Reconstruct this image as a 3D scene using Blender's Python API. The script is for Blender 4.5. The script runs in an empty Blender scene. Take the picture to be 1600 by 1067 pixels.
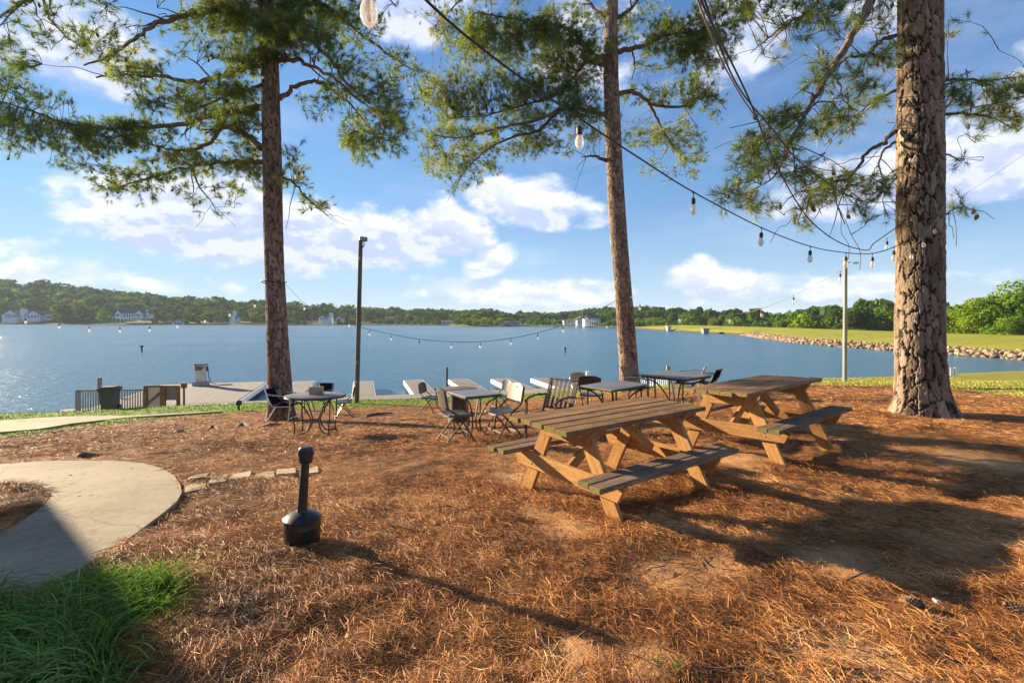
import bpy, math, random
import numpy as np
from mathutils import Vector, Matrix
R = math.radians
sc = bpy.context.scene
COL = sc.collection
rnd = random.Random(7)
rng = np.random.default_rng(7)

# ------------------------------------------------------------------ camera, light, exposure
F, U0, V0 = 770.0, 800.0, 500.0          # focal length and horizon of the photograph (1600 px wide)
cam = bpy.data.cameras.new('camera'); camo = bpy.data.objects.new('camera', cam); COL.objects.link(camo)
cam.sensor_width = 36; cam.lens = 36 * F / 1600; cam.shift_y = -(533.5 - V0) / 1600
cam.clip_start = .05; cam.clip_end = 6000
camo.location = (0, 0, 0); camo.rotation_euler = (R(90), 0, 0); sc.camera = camo

SUN_EL, SUN_AZ = 15.7, -59.8             # degrees; azimuth from +Y towards +X
sun_dir = Vector((math.sin(R(SUN_AZ)) * math.cos(R(SUN_EL)), math.cos(R(SUN_AZ)) * math.cos(R(SUN_EL)), math.sin(R(SUN_EL))))
sl = bpy.data.lights.new('sun', 'SUN'); so = bpy.data.objects.new('sun', sl); COL.objects.link(so)
sl.energy = 5.0; sl.angle = R(.6); sl.color = (1, .82, .56)
so.rotation_euler = sun_dir.to_track_quat('Z', 'Y').to_euler(); so.location = (0, 0, 20)

wd = bpy.data.worlds.new('World'); sc.world = wd; wd.use_nodes = True
sc.view_settings.view_transform = 'Standard'; sc.view_settings.look = 'None'
sc.view_settings.gamma = 1; sc.view_settings.use_curve_mapping = False
sc.view_settings.exposure = 1.68
sc.cycles.use_denoising = True
sc.cycles.max_bounces = 6; sc.cycles.transparent_max_bounces = 12
sc.cycles.sample_clamp_indirect = 6

class NT:
    def __init__(s, nt): s.t = nt
    def n(s, typ, **kw):
        nd = s.t.nodes.new(typ)
        for k, v in kw.items(): setattr(nd, k, v)
        return nd
    def lk(s, a, b): s.t.links.new(a, b)
    def put(s, sock, v):
        if hasattr(v, 'links') or isinstance(v, bpy.types.NodeSocket): s.lk(v, sock)
        elif isinstance(v, (tuple, list)) and len(v) == 3 and sock.type == 'RGBA': sock.default_value = (*v, 1)
        else: sock.default_value = v
    def math(s, op, a, b=0., c=None, clamp=False):
        nd = s.n('ShaderNodeMath', operation=op, use_clamp=clamp)
        s.put(nd.inputs[0], a); s.put(nd.inputs[1], b)
        if c is not None: s.put(nd.inputs[2], c)
        return nd.outputs[0]
    def ss(s, v, a, b, lo=0., hi=1.):
        nd = s.n('ShaderNodeMapRange', interpolation_type='SMOOTHSTEP')
        for i, x in enumerate((v, a, b, lo, hi)): s.put(nd.inputs[i], x)
        return nd.outputs[0]
    def mix(s, f, a, b, blend='MIX'):
        nd = s.n('ShaderNodeMix', data_type='RGBA', blend_type=blend)
        s.put(nd.inputs[0], f); s.put(nd.inputs[6], a); s.put(nd.inputs[7], b)
        return nd.outputs[2]
    def noise(s, vec, scale, detail=4, rough=.55, dist=0., out=0):
        nd = s.n('ShaderNodeTexNoise')
        if vec is not None: s.lk(vec, nd.inputs['Vector'])
        nd.inputs['Scale'].default_value = scale; nd.inputs['Detail'].default_value = detail
        nd.inputs['Roughness'].default_value = rough; nd.inputs['Distortion'].default_value = dist
        return nd.outputs[out]
    def mapv(s, vec, scale=(1, 1, 1), loc=(0, 0, 0), rot=(0, 0, 0)):
        nd = s.n('ShaderNodeMapping'); s.lk(vec, nd.inputs[0])
        nd.inputs[1].default_value = loc; nd.inputs[2].default_value = rot; nd.inputs[3].default_value = scale
        return nd.outputs[0]
    def ramp(s, f, stops):
        nd = s.n('ShaderNodeValToRGB'); s.put(nd.inputs[0], f); e = nd.color_ramp.elements
        while len(e) < len(stops): e.new(.5)
        for i, (p, c) in enumerate(stops): e[i].position = p; e[i].color = (*c, 1)
        return nd.outputs[0]

# sky: Nishita daylight with procedural cumulus over the whole dome
def build_sky():
    T = NT(wd.node_tree); bg = wd.node_tree.nodes['Background']
    s = T.n('ShaderNodeTexSky', sky_type='NISHITA', sun_disc=False)
    s.sun_elevation = R(SUN_EL); s.sun_rotation = R(SUN_AZ); s.altitude = 200; s.air_density = 1.0; s.dust_density = .0; s.ozone_density = 2.2
    tc = T.n('ShaderNodeTexCoord').outputs['Generated']
    sep = T.n('ShaderNodeSeparateXYZ'); T.lk(tc, sep.inputs[0])
    x, y, z = sep.outputs
    az = T.math('MULTIPLY', T.math('ARCTAN2', x, y), 57.2958)
    el = T.math('MULTIPLY', T.math('ARCSINE', z), 57.2958)
    # cloud banks: azimuth, elevation, half widths (degrees), weight
    banks = [(-30, 9.0, 14, 5.6, 1.0), (-13.5, 8.4, 9.0, 4.6, 1.05), (-8.0, 9.2, 5.5, 4.6, .95), (-22, 7.5, 8, 4.2, .9), (-17, 9.5, 4, 3.6, .9), (-2.6, 6.7, 3.8, 2.8, .7),
             (4, 12.4, 7.5, 3.6, .95), (-2, 13.5, 4, 2.6, .8), (22.5, 4.3, 6.5, 2.1, .95), (20.8, 5.2, 3.0, 1.8, .75), (43, 12.5, 9, 4.2, .95), (38, 28, 4.5, 7, .8), (52, 16, 9, 6, .9),
             (33, 12, 9, 4, .62), (-10, 31.5, 9, 5, .85), (-41, 22, 7, 5, .8), (24, 27, 7, 6, .75), (9, 28, 6, 8, .5), (1, 2.8, 16, 2.4, .7), (30, 3.0, 16, 2.2, .6), (-40, 3.4, 14, 1.8, .55),
             (-47, 5.5, 6, 1.5, .5), (-60, 20, 10, 6, .9), (-75, 9, 12, 4, .9), (70, 10, 12, 4, .9), (95, 18, 16, 7, .9), (130, 10, 18, 5, .9), (170, 16, 18, 6, .9), (-150, 10, 20, 5, .9), (-115, 18, 16, 7, .9),
             (-60, 45, 14, 8, .8), (10, 50, 16, 8, .8), (80, 45, 16, 8, .8), (150, 42, 16, 8, .8), (-140, 45, 16, 8, .8)]
    nv = T.mapv(tc, (1, 1, 1.7))
    warp = T.noise(nv, 5, 3, .5, out=1)
    wsub = T.n('ShaderNodeVectorMath', operation='SUBTRACT'); T.lk(warp, wsub.inputs[0]); wsub.inputs[1].default_value = (.5, .5, .5)
    wx = T.n('ShaderNodeSeparateXYZ'); T.lk(wsub.outputs[0], wx.inputs[0])
    azw = T.math('MULTIPLY_ADD', wx.outputs[0], 9., az); elw = T.math('MULTIPLY_ADD', wx.outputs[2], 4., el)
    def mask(ea, eb):
        m = None
        for (a, e, w, h, k) in banks:
            dx = T.math('MULTIPLY', T.math('SUBTRACT', ea, a), 1 / w)
            ey = T.math('SUBTRACT', eb, e)
            dy = T.math('MAXIMUM', T.math('MULTIPLY', ey, 1 / h), T.math('MULTIPLY', ey, -1.55 / h))   # flatter bases
            d2 = T.math('MULTIPLY_ADD', dx, dx, T.math('MULTIPLY', dy, dy))
            b = T.math('MULTIPLY', T.math('SUBTRACT', 1.25, d2, clamp=False), k)
            m = b if m is None else T.math('SMOOTH_MAX', m, b, .25)
        return T.math('MINIMUM', T.math('MAXIMUM', m, -1.), 1.)
    m = mask(azw, elw)
    n1 = T.noise(nv, 11, 9, .56); n1b = T.noise(T.mapv(tc, (1, 1, 1.7), loc=(-sun_dir.x * .012, -sun_dir.y * .012, .022)), 11, 9, .56)
    n2 = T.noise(nv, 26, 6, .6)
    # flat cloud decks sit in one layer; higher up they thin out
    dens_in = T.math('ADD', T.math('MULTIPLY', m, .60), T.math('ADD', T.math('MULTIPLY', n1, 1.32), T.math('MULTIPLY', n2, .22)))
    dens = T.ss(dens_in, .86, 1.30)
    wisp = T.math('MULTIPLY', T.ss(T.noise(T.mapv(tc, (1, 1, 3.2)), 3.5, 7, .6), .45, .75), .16)
    dens = T.math('MAXIMUM', dens, wisp)
    # self shading: denser overhead of the point -> greyer lavender underside
    hi = T.ss(T.math('SUBTRACT', n1, n1b), -.05, .07)
    base = T.ss(T.math('MULTIPLY', T.math('ADD', dens_in, T.math('MULTIPLY', m, .12)), 1.), 1.02, 1.5)
    up = mask(azw, T.math('ADD', elw, 1.9))
    lit = T.math('SUBTRACT', T.math('MULTIPLY_ADD', hi, .55, .58), T.math('MULTIPLY', T.ss(up, .1, 1.), .62), clamp=True)
    ccol = T.mix(lit, (3.6, 4.2, 6.2), (6.9, 6.9, 7.3))
    hs = T.n('ShaderNodeHueSaturation'); hs.inputs['Saturation'].default_value = 1.10; hs.inputs['Value'].default_value = 1.0
    sc_ = T.n('ShaderNodeSeparateColor'); T.lk(s.outputs[0], sc_.inputs[0]); cc = T.n('ShaderNodeCombineColor')   # soft shoulder: the glow round the sun stays blue
    for i in range(3): T.lk(T.math('DIVIDE', T.math('MULTIPLY', sc_.outputs[i], 9.), T.math('ADD', sc_.outputs[i], 7.)), cc.inputs[i])
    T.lk(cc.outputs[0], hs.inputs['Color'])
    tint = T.mix(1., hs.outputs[0], (.83, .98, 1.22), 'MULTIPLY')
    tint = T.mix(1., tint, SKY_GAIN, 'MULTIPLY')
    # pale air towards the horizon
    hz = T.math('MULTIPLY', T.ss(el, 12., 0.), .6)
    skyc = T.mix(hz, tint, (2.8, 4.1, 5.8))
    out = T.mix(T.math('MULTIPLY', dens, .93), skyc, ccol)
    T.lk(out, bg.inputs[0]); bg.inputs[1].default_value = .054
SKY_GAIN = (.90, 1.02, 1.10)
build_sky()

# ------------------------------------------------------------------ pixel <-> world helpers, terrain
def smooth(a, b, x):
    t = np.clip((x - a) / (b - a), 0, 1); return t * t * (3 - 2 * t)
WATER = -4.4
def drop(x, y):
    x = np.asarray(x, float); y = np.asarray(y, float)
    yy = np.maximum(y, .01)
    hl = np.interp(yy, [0, 4, 7.3, 10, 12.9, 15, 17, 19, 22, 60], [1.48, 1.55, 1.84, 2.20, 2.56, 2.74, 2.86, 3.05, 3.3, 3.6])
    hr = np.interp(yy, [0, 4, 6, 8, 12, 16, 18, 25, 30, 60], [1.46, 1.50, 1.50, 1.51, 1.70, 2.02, 2.25, 3.20, 3.5, 3.8])
    a = x / yy
    s = 1 / (1 + np.exp(-np.clip((a - .2) / .12, -40, 40)))
    h = hl * (1 - s) + hr * s
    h = h + .16 * smooth(.35, 1.0, -a) * smooth(6, 14, yy)
    h = np.where(y < 1.5, 1.48 + (h - 1.48) * smooth(-1, 1.5, y), h)
    q = -.295 * x + .955 * y
    edge = 19.3 + 3.0 * smooth(.3, .6, a)
    return h + 2.9 * smooth(0, 1, (q - edge) / 5.2) + .02 * np.maximum(q - 26, 0)
def gz(x, y): return -float(drop(x, y))
def ray(u, v, D): return Vector(((u - U0) / F * D, D, (V0 - v) / F * D))
def gp(u, v, h=0.):
    """point of the pixel ray that lies h above the terrain"""
    Ds = np.linspace(1.2, 40, 6000); x = (u - U0) / F * Ds; z = (V0 - v) / F * Ds
    e = z - (-drop(x, Ds) + h); i = np.argmax(e < 0)
    if e[i] >= 0: i = int(np.argmin(e))
    return Vector((x[i], Ds[i], -float(drop(x[i], Ds[i])) + h))

def hash2(i, j, s=0):
    n = (i.astype(np.int64) * 374761393 + j.astype(np.int64) * 668265263 + s * 1442695041) & 0x7fffffff
    n = (n ^ (n >> 13)) * 1274126177 & 0x7fffffff
    return ((n ^ (n >> 16)) & 0xffffff) / float(0xffffff)
def vnoise(x, y, s=0):
    i = np.floor(x); j = np.floor(y); fx = x - i; fy = y - j
    fx = fx * fx * (3 - 2 * fx); fy = fy * fy * (3 - 2 * fy)
    a = hash2(i, j, s); b = hash2(i + 1, j, s); c = hash2(i, j + 1, s); d = hash2(i + 1, j + 1, s)
    return (a * (1 - fx) + b * fx) * (1 - fy) + (c * (1 - fx) + d * fx) * fy
def fbm(x, y, o=4, s=0):
    t = 0; a = .5; f = 1
    for k in range(o): t = t + a * vnoise(x * f, y * f, s + k); a *= .5; f *= 2.03
    return t / (1 - .5 ** o)
def inpoly(px, py, poly):
    inside = np.zeros(np.shape(px), bool); n = len(poly)
    for i in range(n):
        x1, y1 = poly[i]; x2, y2 = poly[(i + 1) % n]
        c = ((y1 > py) != (y2 > py)) & (px < (x2 - x1) * (py - y1) / ((y2 - y1) or 1e-9) + x1)
        inside ^= c
    return inside

# ------------------------------------------------------------------ mesh helpers
class MB:
    """collects shapes; build() links them as ONE mesh object"""
    def __init__(s): s.v = []; s.f = []; s.sm = []
    def add(s, vs, fs, smooth=False):
        o = len(s.v); s.v += [tuple(p) for p in vs]; s.f += [tuple(i + o for i in f) for f in fs]; s.sm += [smooth] * len(fs)
    def box(s, c, d, M=None, bev=0.):
        x, y, z = (k / 2 for k in d); c = Vector(c)
        if bev <= 0:
            vs = [Vector((i * x, j * y, k * z)) for i in (-1, 1) for j in (-1, 1) for k in (-1, 1)]
            fs = [(0, 1, 3, 2), (4, 6, 7, 5), (0, 4, 5, 1), (2, 3, 7, 6), (0, 2, 6, 4), (1, 5, 7, 3)]
        else:
            b = min(bev, x * .45, y * .45, z * .45); vs = []; 
            for i in (-1, 1):
                for j in (-1, 1):
                    for k in (-1, 1):
                        vs += [Vector((i * x, j * (y - b), k * (z - b))), Vector((i * (x - b), j * y, k * (z - b))), Vector((i * (x - b), j * (y - b), k * z))]
            I = lambda i, j, k, a: ((i > 0) * 4 + (j > 0) * 2 + (k > 0)) * 3 + a
            fs = []
            for i in (-1, 1): fs.append([I(i, -1, -1, 0), I(i, 1, -1, 0), I(i, 1, 1, 0), I(i, -1, 1, 0)][::i])
            for j in (-1, 1): fs.append([I(-1, j, -1, 1), I(-1, j, 1, 1), I(1, j, 1, 1), I(1, j, -1, 1)][::j])
            for k in (-1, 1): fs.append([I(-1, -1, k, 2), I(1, -1, k, 2), I(1, 1, k, 2), I(-1, 1, k, 2)][::k])
            for i in (-1, 1):
                for j in (-1, 1): fs.append([I(i, j, -1, 0), I(i, j, -1, 1), I(i, j, 1, 1), I(i, j, 1, 0)][::i * j])
                for k in (-1, 1): fs.append([I(i, -1, k, 0), I(i, 1, k, 0), I(i, 1, k, 2), I(i, -1, k, 2)][::i * k])
            for j in (-1, 1):
                for k in (-1, 1): fs.append([I(-1, j, k, 1), I(-1, j, k, 2), I(1, j, k, 2), I(1, j, k, 1)][::j * k])
            for i in (-1, 1):
                for j in (-1, 1):
                    for k in (-1, 1): fs.append([I(i, j, k, 0), I(i, j, k, 1), I(i, j, k, 2)][::i * j * k])
        if M is not None: vs = [M @ p for p in vs]
        s.add([p + c for p in vs], fs)
    def bar(s, a, b, w, t, up=(0, 0, 1), bev=.0):
        """box from a to b, w across, t along up"""
        a = Vector(a); b = Vector(b); d = b - a; L = d.length; d.normalize()
        u = Vector(up); sd = d.cross(u)
        if sd.length < 1e-5: sd = d.cross(Vector((0, 1, 0)))
        sd.normalize(); u = sd.cross(d)
        M = Matrix((d, sd, u)).transposed()
        s.box((a + b) / 2, (L, w, t), M, bev)
    def tube(s, pts, r, n=8, cap=True):
        pts = [Vector(p) for p in pts]; rs = r if isinstance(r, (list, tuple)) else [r] * len(pts)
        vs = []; fs = []; ref = None
        for i, p in enumerate(pts):
            d = (pts[min(i + 1, len(pts) - 1)] - pts[max(i - 1, 0)])
            if d.length < 1e-9: d = Vector((0, 0, 1))
            d.normalize()
            if ref is None: ref = d.orthogonal().normalized()
            ref = (ref - d * ref.dot(d))
            ref = ref.normalized() if ref.length > 1e-6 else d.orthogonal().normalized()
            bi = d.cross(ref)
            for k in range(n):
                a = 2 * math.pi * k / n; vs.append(p + (ref * math.cos(a) + bi * math.sin(a)) * rs[i])
        for i in range(len(pts) - 1):
            for k in range(n):
                k2 = (k + 1) % n; fs.append((i * n + k, i * n + k2, (i + 1) * n + k2, (i + 1) * n + k))
        if cap: fs.append(tuple(range(n - 1, -1, -1))); fs.append(tuple(range((len(pts) - 1) * n, len(pts) * n)))
        s.add(vs, fs, True)
    def lathe(s, prof, n=24, c=(0, 0, 0)):
        c = Vector(c); vs = []; fs = []
        for (r, z) in prof:
            for k in range(n): a = 2 * math.pi * k / n; vs.append(c + Vector((r * math.cos(a), r * math.sin(a), z)))
        for i in range(len(prof) - 1):
            for k in range(n): k2 = (k + 1) % n; fs.append((i * n + k, i * n + k2, (i + 1) * n + k2, (i + 1) * n + k))
        if prof[0][0] > 1e-5: fs.append(tuple(range(n - 1, -1, -1)))
        if prof[-1][0] > 1e-5: fs.append(tuple(range((len(prof) - 1) * n, len(prof) * n)))
        s.add(vs, fs, True)
    def grid(s, P, thick=None, smooth=True):
        """P[i][j] points -> sheet, optionally given thickness along its normal"""
        n = len(P); m = len(P[0]); vs = [Vector(p) for row in P for p in row]; fs = []
        for i in range(n - 1):
            for j in range(m - 1): fs.append((i * m + j, (i + 1) * m + j, (i + 1) * m + j + 1, i * m + j + 1))
        if thick:
            N = []
            for i in range(n):
                for j in range(m):
                    a = vs[min(i + 1, n - 1) * m + j] - vs[max(i - 1, 0) * m + j]; b = vs[i * m + min(j + 1, m - 1)] - vs[i * m + max(j - 1, 0)]
                    N.append(a.cross(b).normalized())
            o = len(vs); vs += [v - k * thick for v, k in zip(vs, N)]
            fs += [tuple(o + i for i in f[::-1]) for f in list(fs)]
            bd = [(i, 0) for i in range(n)] + [(n - 1, j) for j in range(1, m)] + [(i, m - 1) for i in range(n - 2, -1, -1)] + [(0, j) for j in range(m - 2, 0, -1)]
            for k in range(len(bd)):
                a = bd[k][0] * m + bd[k][1]; b_ = bd[(k + 1) % len(bd)]; b = b_[0] * m + b_[1]
                fs.append((b, a, a + o, b + o))
        s.add(vs, fs, smooth)
    def mesh(s, name):
        me = bpy.data.meshes.new(name); me.from_pydata([tuple(v) for v in s.v], [], s.f)
        me.polygons.foreach_set('use_smooth', s.sm); me.update()
        return me
    def build(s, name, mat, parent=None, smooth_angle=True):
        me = s.mesh(name)
        if mat: me.materials.append(mat)
        o = bpy.data.objects.new(name, me); COL.objects.link(o)
        if parent: o.parent = parent
        if any(s.sm) and smooth_angle: sharp(me)
        return o
def sharp(me, deg=38):
    import bmesh
    bm = bmesh.new(); bm.from_mesh(me)
    for e in bm.edges:
        if len(e.link_faces) == 2 and e.calc_face_angle(0) > R(deg): e.smooth = False
    bm.to_mesh(me); bm.free()
def npmesh(name, V, Fc, mat, parent=None, smooth=False, attrs=None, face_attr=None):
    """V (n,3), Fc (m,k) with constant k"""
    me = bpy.data.meshes.new(name); V = np.ascontiguousarray(V, np.float32); Fc = np.ascontiguousarray(Fc, np.int32)
    m, k = Fc.shape
    me.vertices.add(len(V)); me.vertices.foreach_set('co', V.ravel())
    me.loops.add(m * k); me.loops.foreach_set('vertex_index', Fc.ravel())
    me.polygons.add(m); me.polygons.foreach_set('loop_start', np.arange(0, m * k, k, dtype=np.int32))
    me.update(calc_edges=True)
    if smooth: me.polygons.foreach_set('use_smooth', np.ones(m, bool))
    for nm, a in (attrs or {}).items():
        at = me.attributes.new(nm, 'FLOAT', 'POINT'); at.data.foreach_set('value', np.ascontiguousarray(a, np.float32))
    for nm, a in (face_attr or {}).items():
        at = me.attributes.new(nm, 'FLOAT', 'FACE'); at.data.foreach_set('value', np.ascontiguousarray(a, np.float32))
    if mat: me.materials.append(mat)
    o = bpy.data.objects.new(name, me); COL.objects.link(o)
    if parent: o.parent = parent
    return o
def thing(name, label, cat, loc=(0, 0, 0), rz=0., group=None):
    o = bpy.data.objects.new(name, None); COL.objects.link(o); o.empty_display_size = .1
    o.location = loc; o.rotation_euler = (0, 0, rz); o['label'] = label; o['category'] = cat
    if group: o['group'] = group
    return o
def tag(o, label, cat, group=None, kind=None):
    if label: o['label'] = label
    if cat: o['category'] = cat
    if group: o['group'] = group
    if kind: o['kind'] = kind
    return o
def struct(o, label=None):
    o['kind'] = 'structure'
    if label: o['label'] = label
    return o
def copy_tree(o, parent=None):
    c = o.copy(); COL.objects.link(c); c.parent = parent
    for ch in o.children: copy_tree(ch, c)
    return c
def bez(pts, n=16):
    """smooth curve through points (Catmull-Rom)"""
    P = [Vector(p) for p in pts]; P = [P[0] * 2 - P[1]] + P + [P[-1] * 2 - P[-2]]; out = []
    for i in range(1, len(P) - 2):
        for k in range(n):
            t = k / n; a, b, c, d = P[i - 1:i + 3]
            out.append(.5 * ((2 * b) + (c - a) * t + (2 * a - 5 * b + 4 * c - d) * t * t + (3 * b - a - 3 * c + d) * t ** 3))
    out.append(P[-2]); return out
def nlerp(rs, n):
    x = np.linspace(0, len(rs) - 1, n); return [float(v) for v in np.interp(x, range(len(rs)), rs)]

# ------------------------------------------------------------------ materials
MATS = {}
def mat(name, col=(.5, .5, .5), rough=.6, metal=0., var=.0, vscale=8., bump=0., bscale=30., stretch=(1, 1, 1), col2=None, spec=.5, rnd_obj=0.):
    if name in MATS: return MATS[name]
    m = bpy.data.materials.new(name); m.use_nodes = True; T = NT(m.node_tree); b = m.node_tree.nodes['Principled BSDF']
    b.inputs['Roughness'].default_value = rough; b.inputs['Metallic'].default_value = metal; b.inputs['Specular IOR Level'].default_value = spec
    tc = T.n('ShaderNodeTexCoord').outputs['Object']
    oi = T.n('ShaderNodeObjectInfo').outputs['Random']
    off = T.n('ShaderNodeVectorMath', operation='ADD'); T.lk(tc, off.inputs[0])
    cx = T.n('ShaderNodeCombineXYZ'); T.lk(T.math('MULTIPLY', oi, 37.), cx.inputs[0]); T.lk(T.math('MULTIPLY', oi, 11.), cx.inputs[1]); T.lk(cx.outputs[0], off.inputs[1])
    v = T.mapv(off.outputs[0], stretch)
    c = col
    if var or col2:
        n = T.noise(v, vscale, 6, .6)
        c2 = col2 or tuple(k * (1 - var) for k in col)
        c = T.mix(T.ss(n, .35, .65), c2, col)
    if rnd_obj:
        c = T.mix(1., c, T.ramp(oi, [(0, (1 - rnd_obj,) * 3), (1, (1 + rnd_obj,) * 3)]), 'MULTIPLY')
    T.put(b.inputs['Base Color'], c if not isinstance(c, tuple) else (*c, 1))
    if bump:
        bn = T.n('ShaderNodeBump'); bn.inputs['Strength'].default_value = bump; bn.inputs['Distance'].default_value = .01
        T.lk(T.noise(v, bscale, 5, .6), bn.inputs['Height']); T.lk(bn.outputs[0], b.inputs['Normal'])
    MATS[name] = m; return m
# ------------------------------------------------------------------ ground
def pxpoly(P, h=0.): return [tuple(gp(u, v, h)[:2]) for u, v in P]
PATH_PX = [(-420, 745), (-60, 730), (0, 728), (50, 724), (100, 722), (180, 722), (222, 726), (252, 734), (272, 746), (282, 760), (284, 773), (276, 787), (258, 803), (212, 838), (162, 872), (100, 906), (0, 944), (-80, 975), (-420, 1120), (-420, 1000), (-90, 880), (0, 836), (40, 815), (68, 794), (82, 778), (74, 767), (55, 759), (0, 757), (-60, 759), (-420, 775)]
path_xy = pxpoly(PATH_PX)
PATH2_PX = [(-300, 706), (0, 677), (60, 672), (112, 663), (200, 653.5), (300, 647), (345, 644), (345, 643), (300, 645.4), (200, 650.5), (135, 651), (60, 654), (0, 659), (-300, 672)]
path2_xy = pxpoly(PATH2_PX)
VB = ([-400, 0, 130, 300, 400, 560, 800, 1000, 1200, 1300, 1480, 1600, 2000], [712, 684, 666, 650, 641, 635, 626, 612, 602, 600, 607, 621, 650])
def bumps(x, y):
    near = smooth(26, 12, y) * smooth(-3, 0, y)
    b = .085 * (fbm(x * .9 + 4, y * .9, 3, 3) - .5) + .058 * (fbm(x * 3.1, y * 3.1, 3, 9) - .5) + .034 * (fbm(x * 9, y * 9, 2, 21) - .5)
    m = inpoly(x, y, path_big)
    return b * near * np.where(m, .05, 1.)
cxy = np.mean(np.array(path_xy), axis=0)
path_big = path_xy
def zs(x, y): return -drop(x, y) + bumps(x, y)
def band(x, y, z):
    """1 on the lawn, 0 on the pine straw"""
    yy = np.maximum(y, .5); u = U0 + F * x / yy; v = V0 - F * z / yy
    vb = np.interp(u, *VB) + (fbm(x * 1.3, y * 1.3, 3, 5) - .5) * 9
    g = smooth(3.5, -3.5, v - vb) * (y > 6)
    return np.where(y > 22, 1., g)
def soil(x, y):
    s = np.zeros_like(x)
    for (u, v, r) in [(880, 832, .33), (1065, 905, .42), (828, 800, .22), (800, 745, .3), (1120, 880, .3), (1340, 1020, .3), (1030, 1045, .35), (1300, 870, .4), (1480, 850, .5), (1530, 720, .55), (1160, 720, .5), (900, 1010, .2)]:
        p = gp(u, v); s = np.maximum(s, smooth(1.25, .2, np.hypot(x - p.x, y - p.y) / r + (fbm(x * 6, y * 6, 3, 31) - .5) * .9))
    return s
def axis(lo, hi, fl, fh, d, g=1.16):
    c = list(np.arange(fl, fh, d)); st = d; a = fl
    while a > lo: st *= g; a -= st; c.insert(0, max(a, lo))
    st = d; a = c[-1]
    while a < hi: st *= g; a += st; c.append(min(a, hi))
    return np.array(c)
gx = axis(-90, 72, -7.5, 8.5, .055, 1.06); gy = axis(-60, 46, 1.2, 9.5, .055, 1.04)
X, Y = np.meshgrid(gx, gy, indexing='ij'); Z = zs(X, Y)
nx, ny = X.shape
idx = np.arange(nx * ny).reshape(nx, ny)
Fc = np.stack([idx[:-1, :-1], idx[1:, :-1], idx[1:, 1:], idx[:-1, 1:]], -1).reshape(-1, 4)
G = band(X, Y, Z); S = soil(X, Y)

def ground_mat():
    m = bpy.data.materials.new('pine_straw_ground'); m.use_nodes = True; T = NT(m.node_tree); b = m.node_tree.nodes['Principled BSDF']
    tc = T.n('ShaderNodeTexCoord').outputs['Object']
    ga = T.n('ShaderNodeAttribute', attribute_name='grass').outputs['Fac']; sa = T.n('ShaderNodeAttribute', attribute_name='soil').outputs['Fac']
    n1 = T.noise(tc, 1.3, 5, .6); n2 = T.noise(tc, 7, 6, .65); n3 = T.noise(T.mapv(tc, (1, 1, .2)), 60, 5, .7, 1.5); n4 = T.noise(tc, 230, 3, .6)
    st = T.ramp(T.math('ADD', T.math('MULTIPLY', n2, .55), T.math('MULTIPLY', n3, .5)), [(.38, (.035, .015, .007)), (.49, (.17, .068, .022)), (.58, (.40, .17, .052)), (.69, (.58, .28, .09))])
    st = T.mix(T.ss(n1, .35, .7), st, T.mix(.35, st, (.30, .19, .09)))
    so_ = T.ramp(T.math('ADD', T.math('MULTIPLY', n2, .5), T.math('MULTIPLY', n4, .5)), [(.3, (.33, .17, .075)), (.5, (.50, .27, .12)), (.7, (.60, .36, .18))])
    gr = T.ramp(T.math('ADD', T.math('MULTIPLY', n2, .5), T.math('MULTIPLY', n4, .5)), [(.33, (.06, .12, .012)), (.5, (.16, .26, .02)), (.68, (.27, .34, .04))])
    dry = T.ramp(T.math('ADD', T.math('MULTIPLY', n2, .5), T.math('MULTIPLY', n4, .5)), [(.33, (.17, .17, .028)), (.5, (.28, .26, .04)), (.68, (.38, .32, .07))])
    sx = T.n('ShaderNodeSeparateXYZ'); T.lk(tc, sx.inputs[0])
    gr = T.mix(T.ss(T.math('ADD', sx.outputs[0], T.math('MULTIPLY', n1, 2.)), -1., 5.), gr, dry)
    c = T.mix(sa, st, so_); c = T.mix(ga, c, gr)
    T.lk(c, b.inputs['Base Color']); b.inputs['Roughness'].default_value = .9; b.inputs['Specular IOR Level'].default_value = .15
    bn = T.n('ShaderNodeBump'); bn.inputs['Strength'].default_value = .8; bn.inputs['Distance'].default_value = .02
    T.lk(T.math('ADD', T.math('MULTIPLY', n3, .7), T.math('MULTIPLY', n4, .25)), bn.inputs['Height']); T.lk(bn.outputs[0], b.inputs['Normal'])
    return m
ground = struct(npmesh('ground', np.stack([X, Y, Z], -1).reshape(-1, 3), Fc, ground_mat(), None, True, {'grass': G.ravel(), 'soil': S.ravel()}), 'sloping yard of brown pine straw with a strip of lawn at the lake edge')

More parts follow.
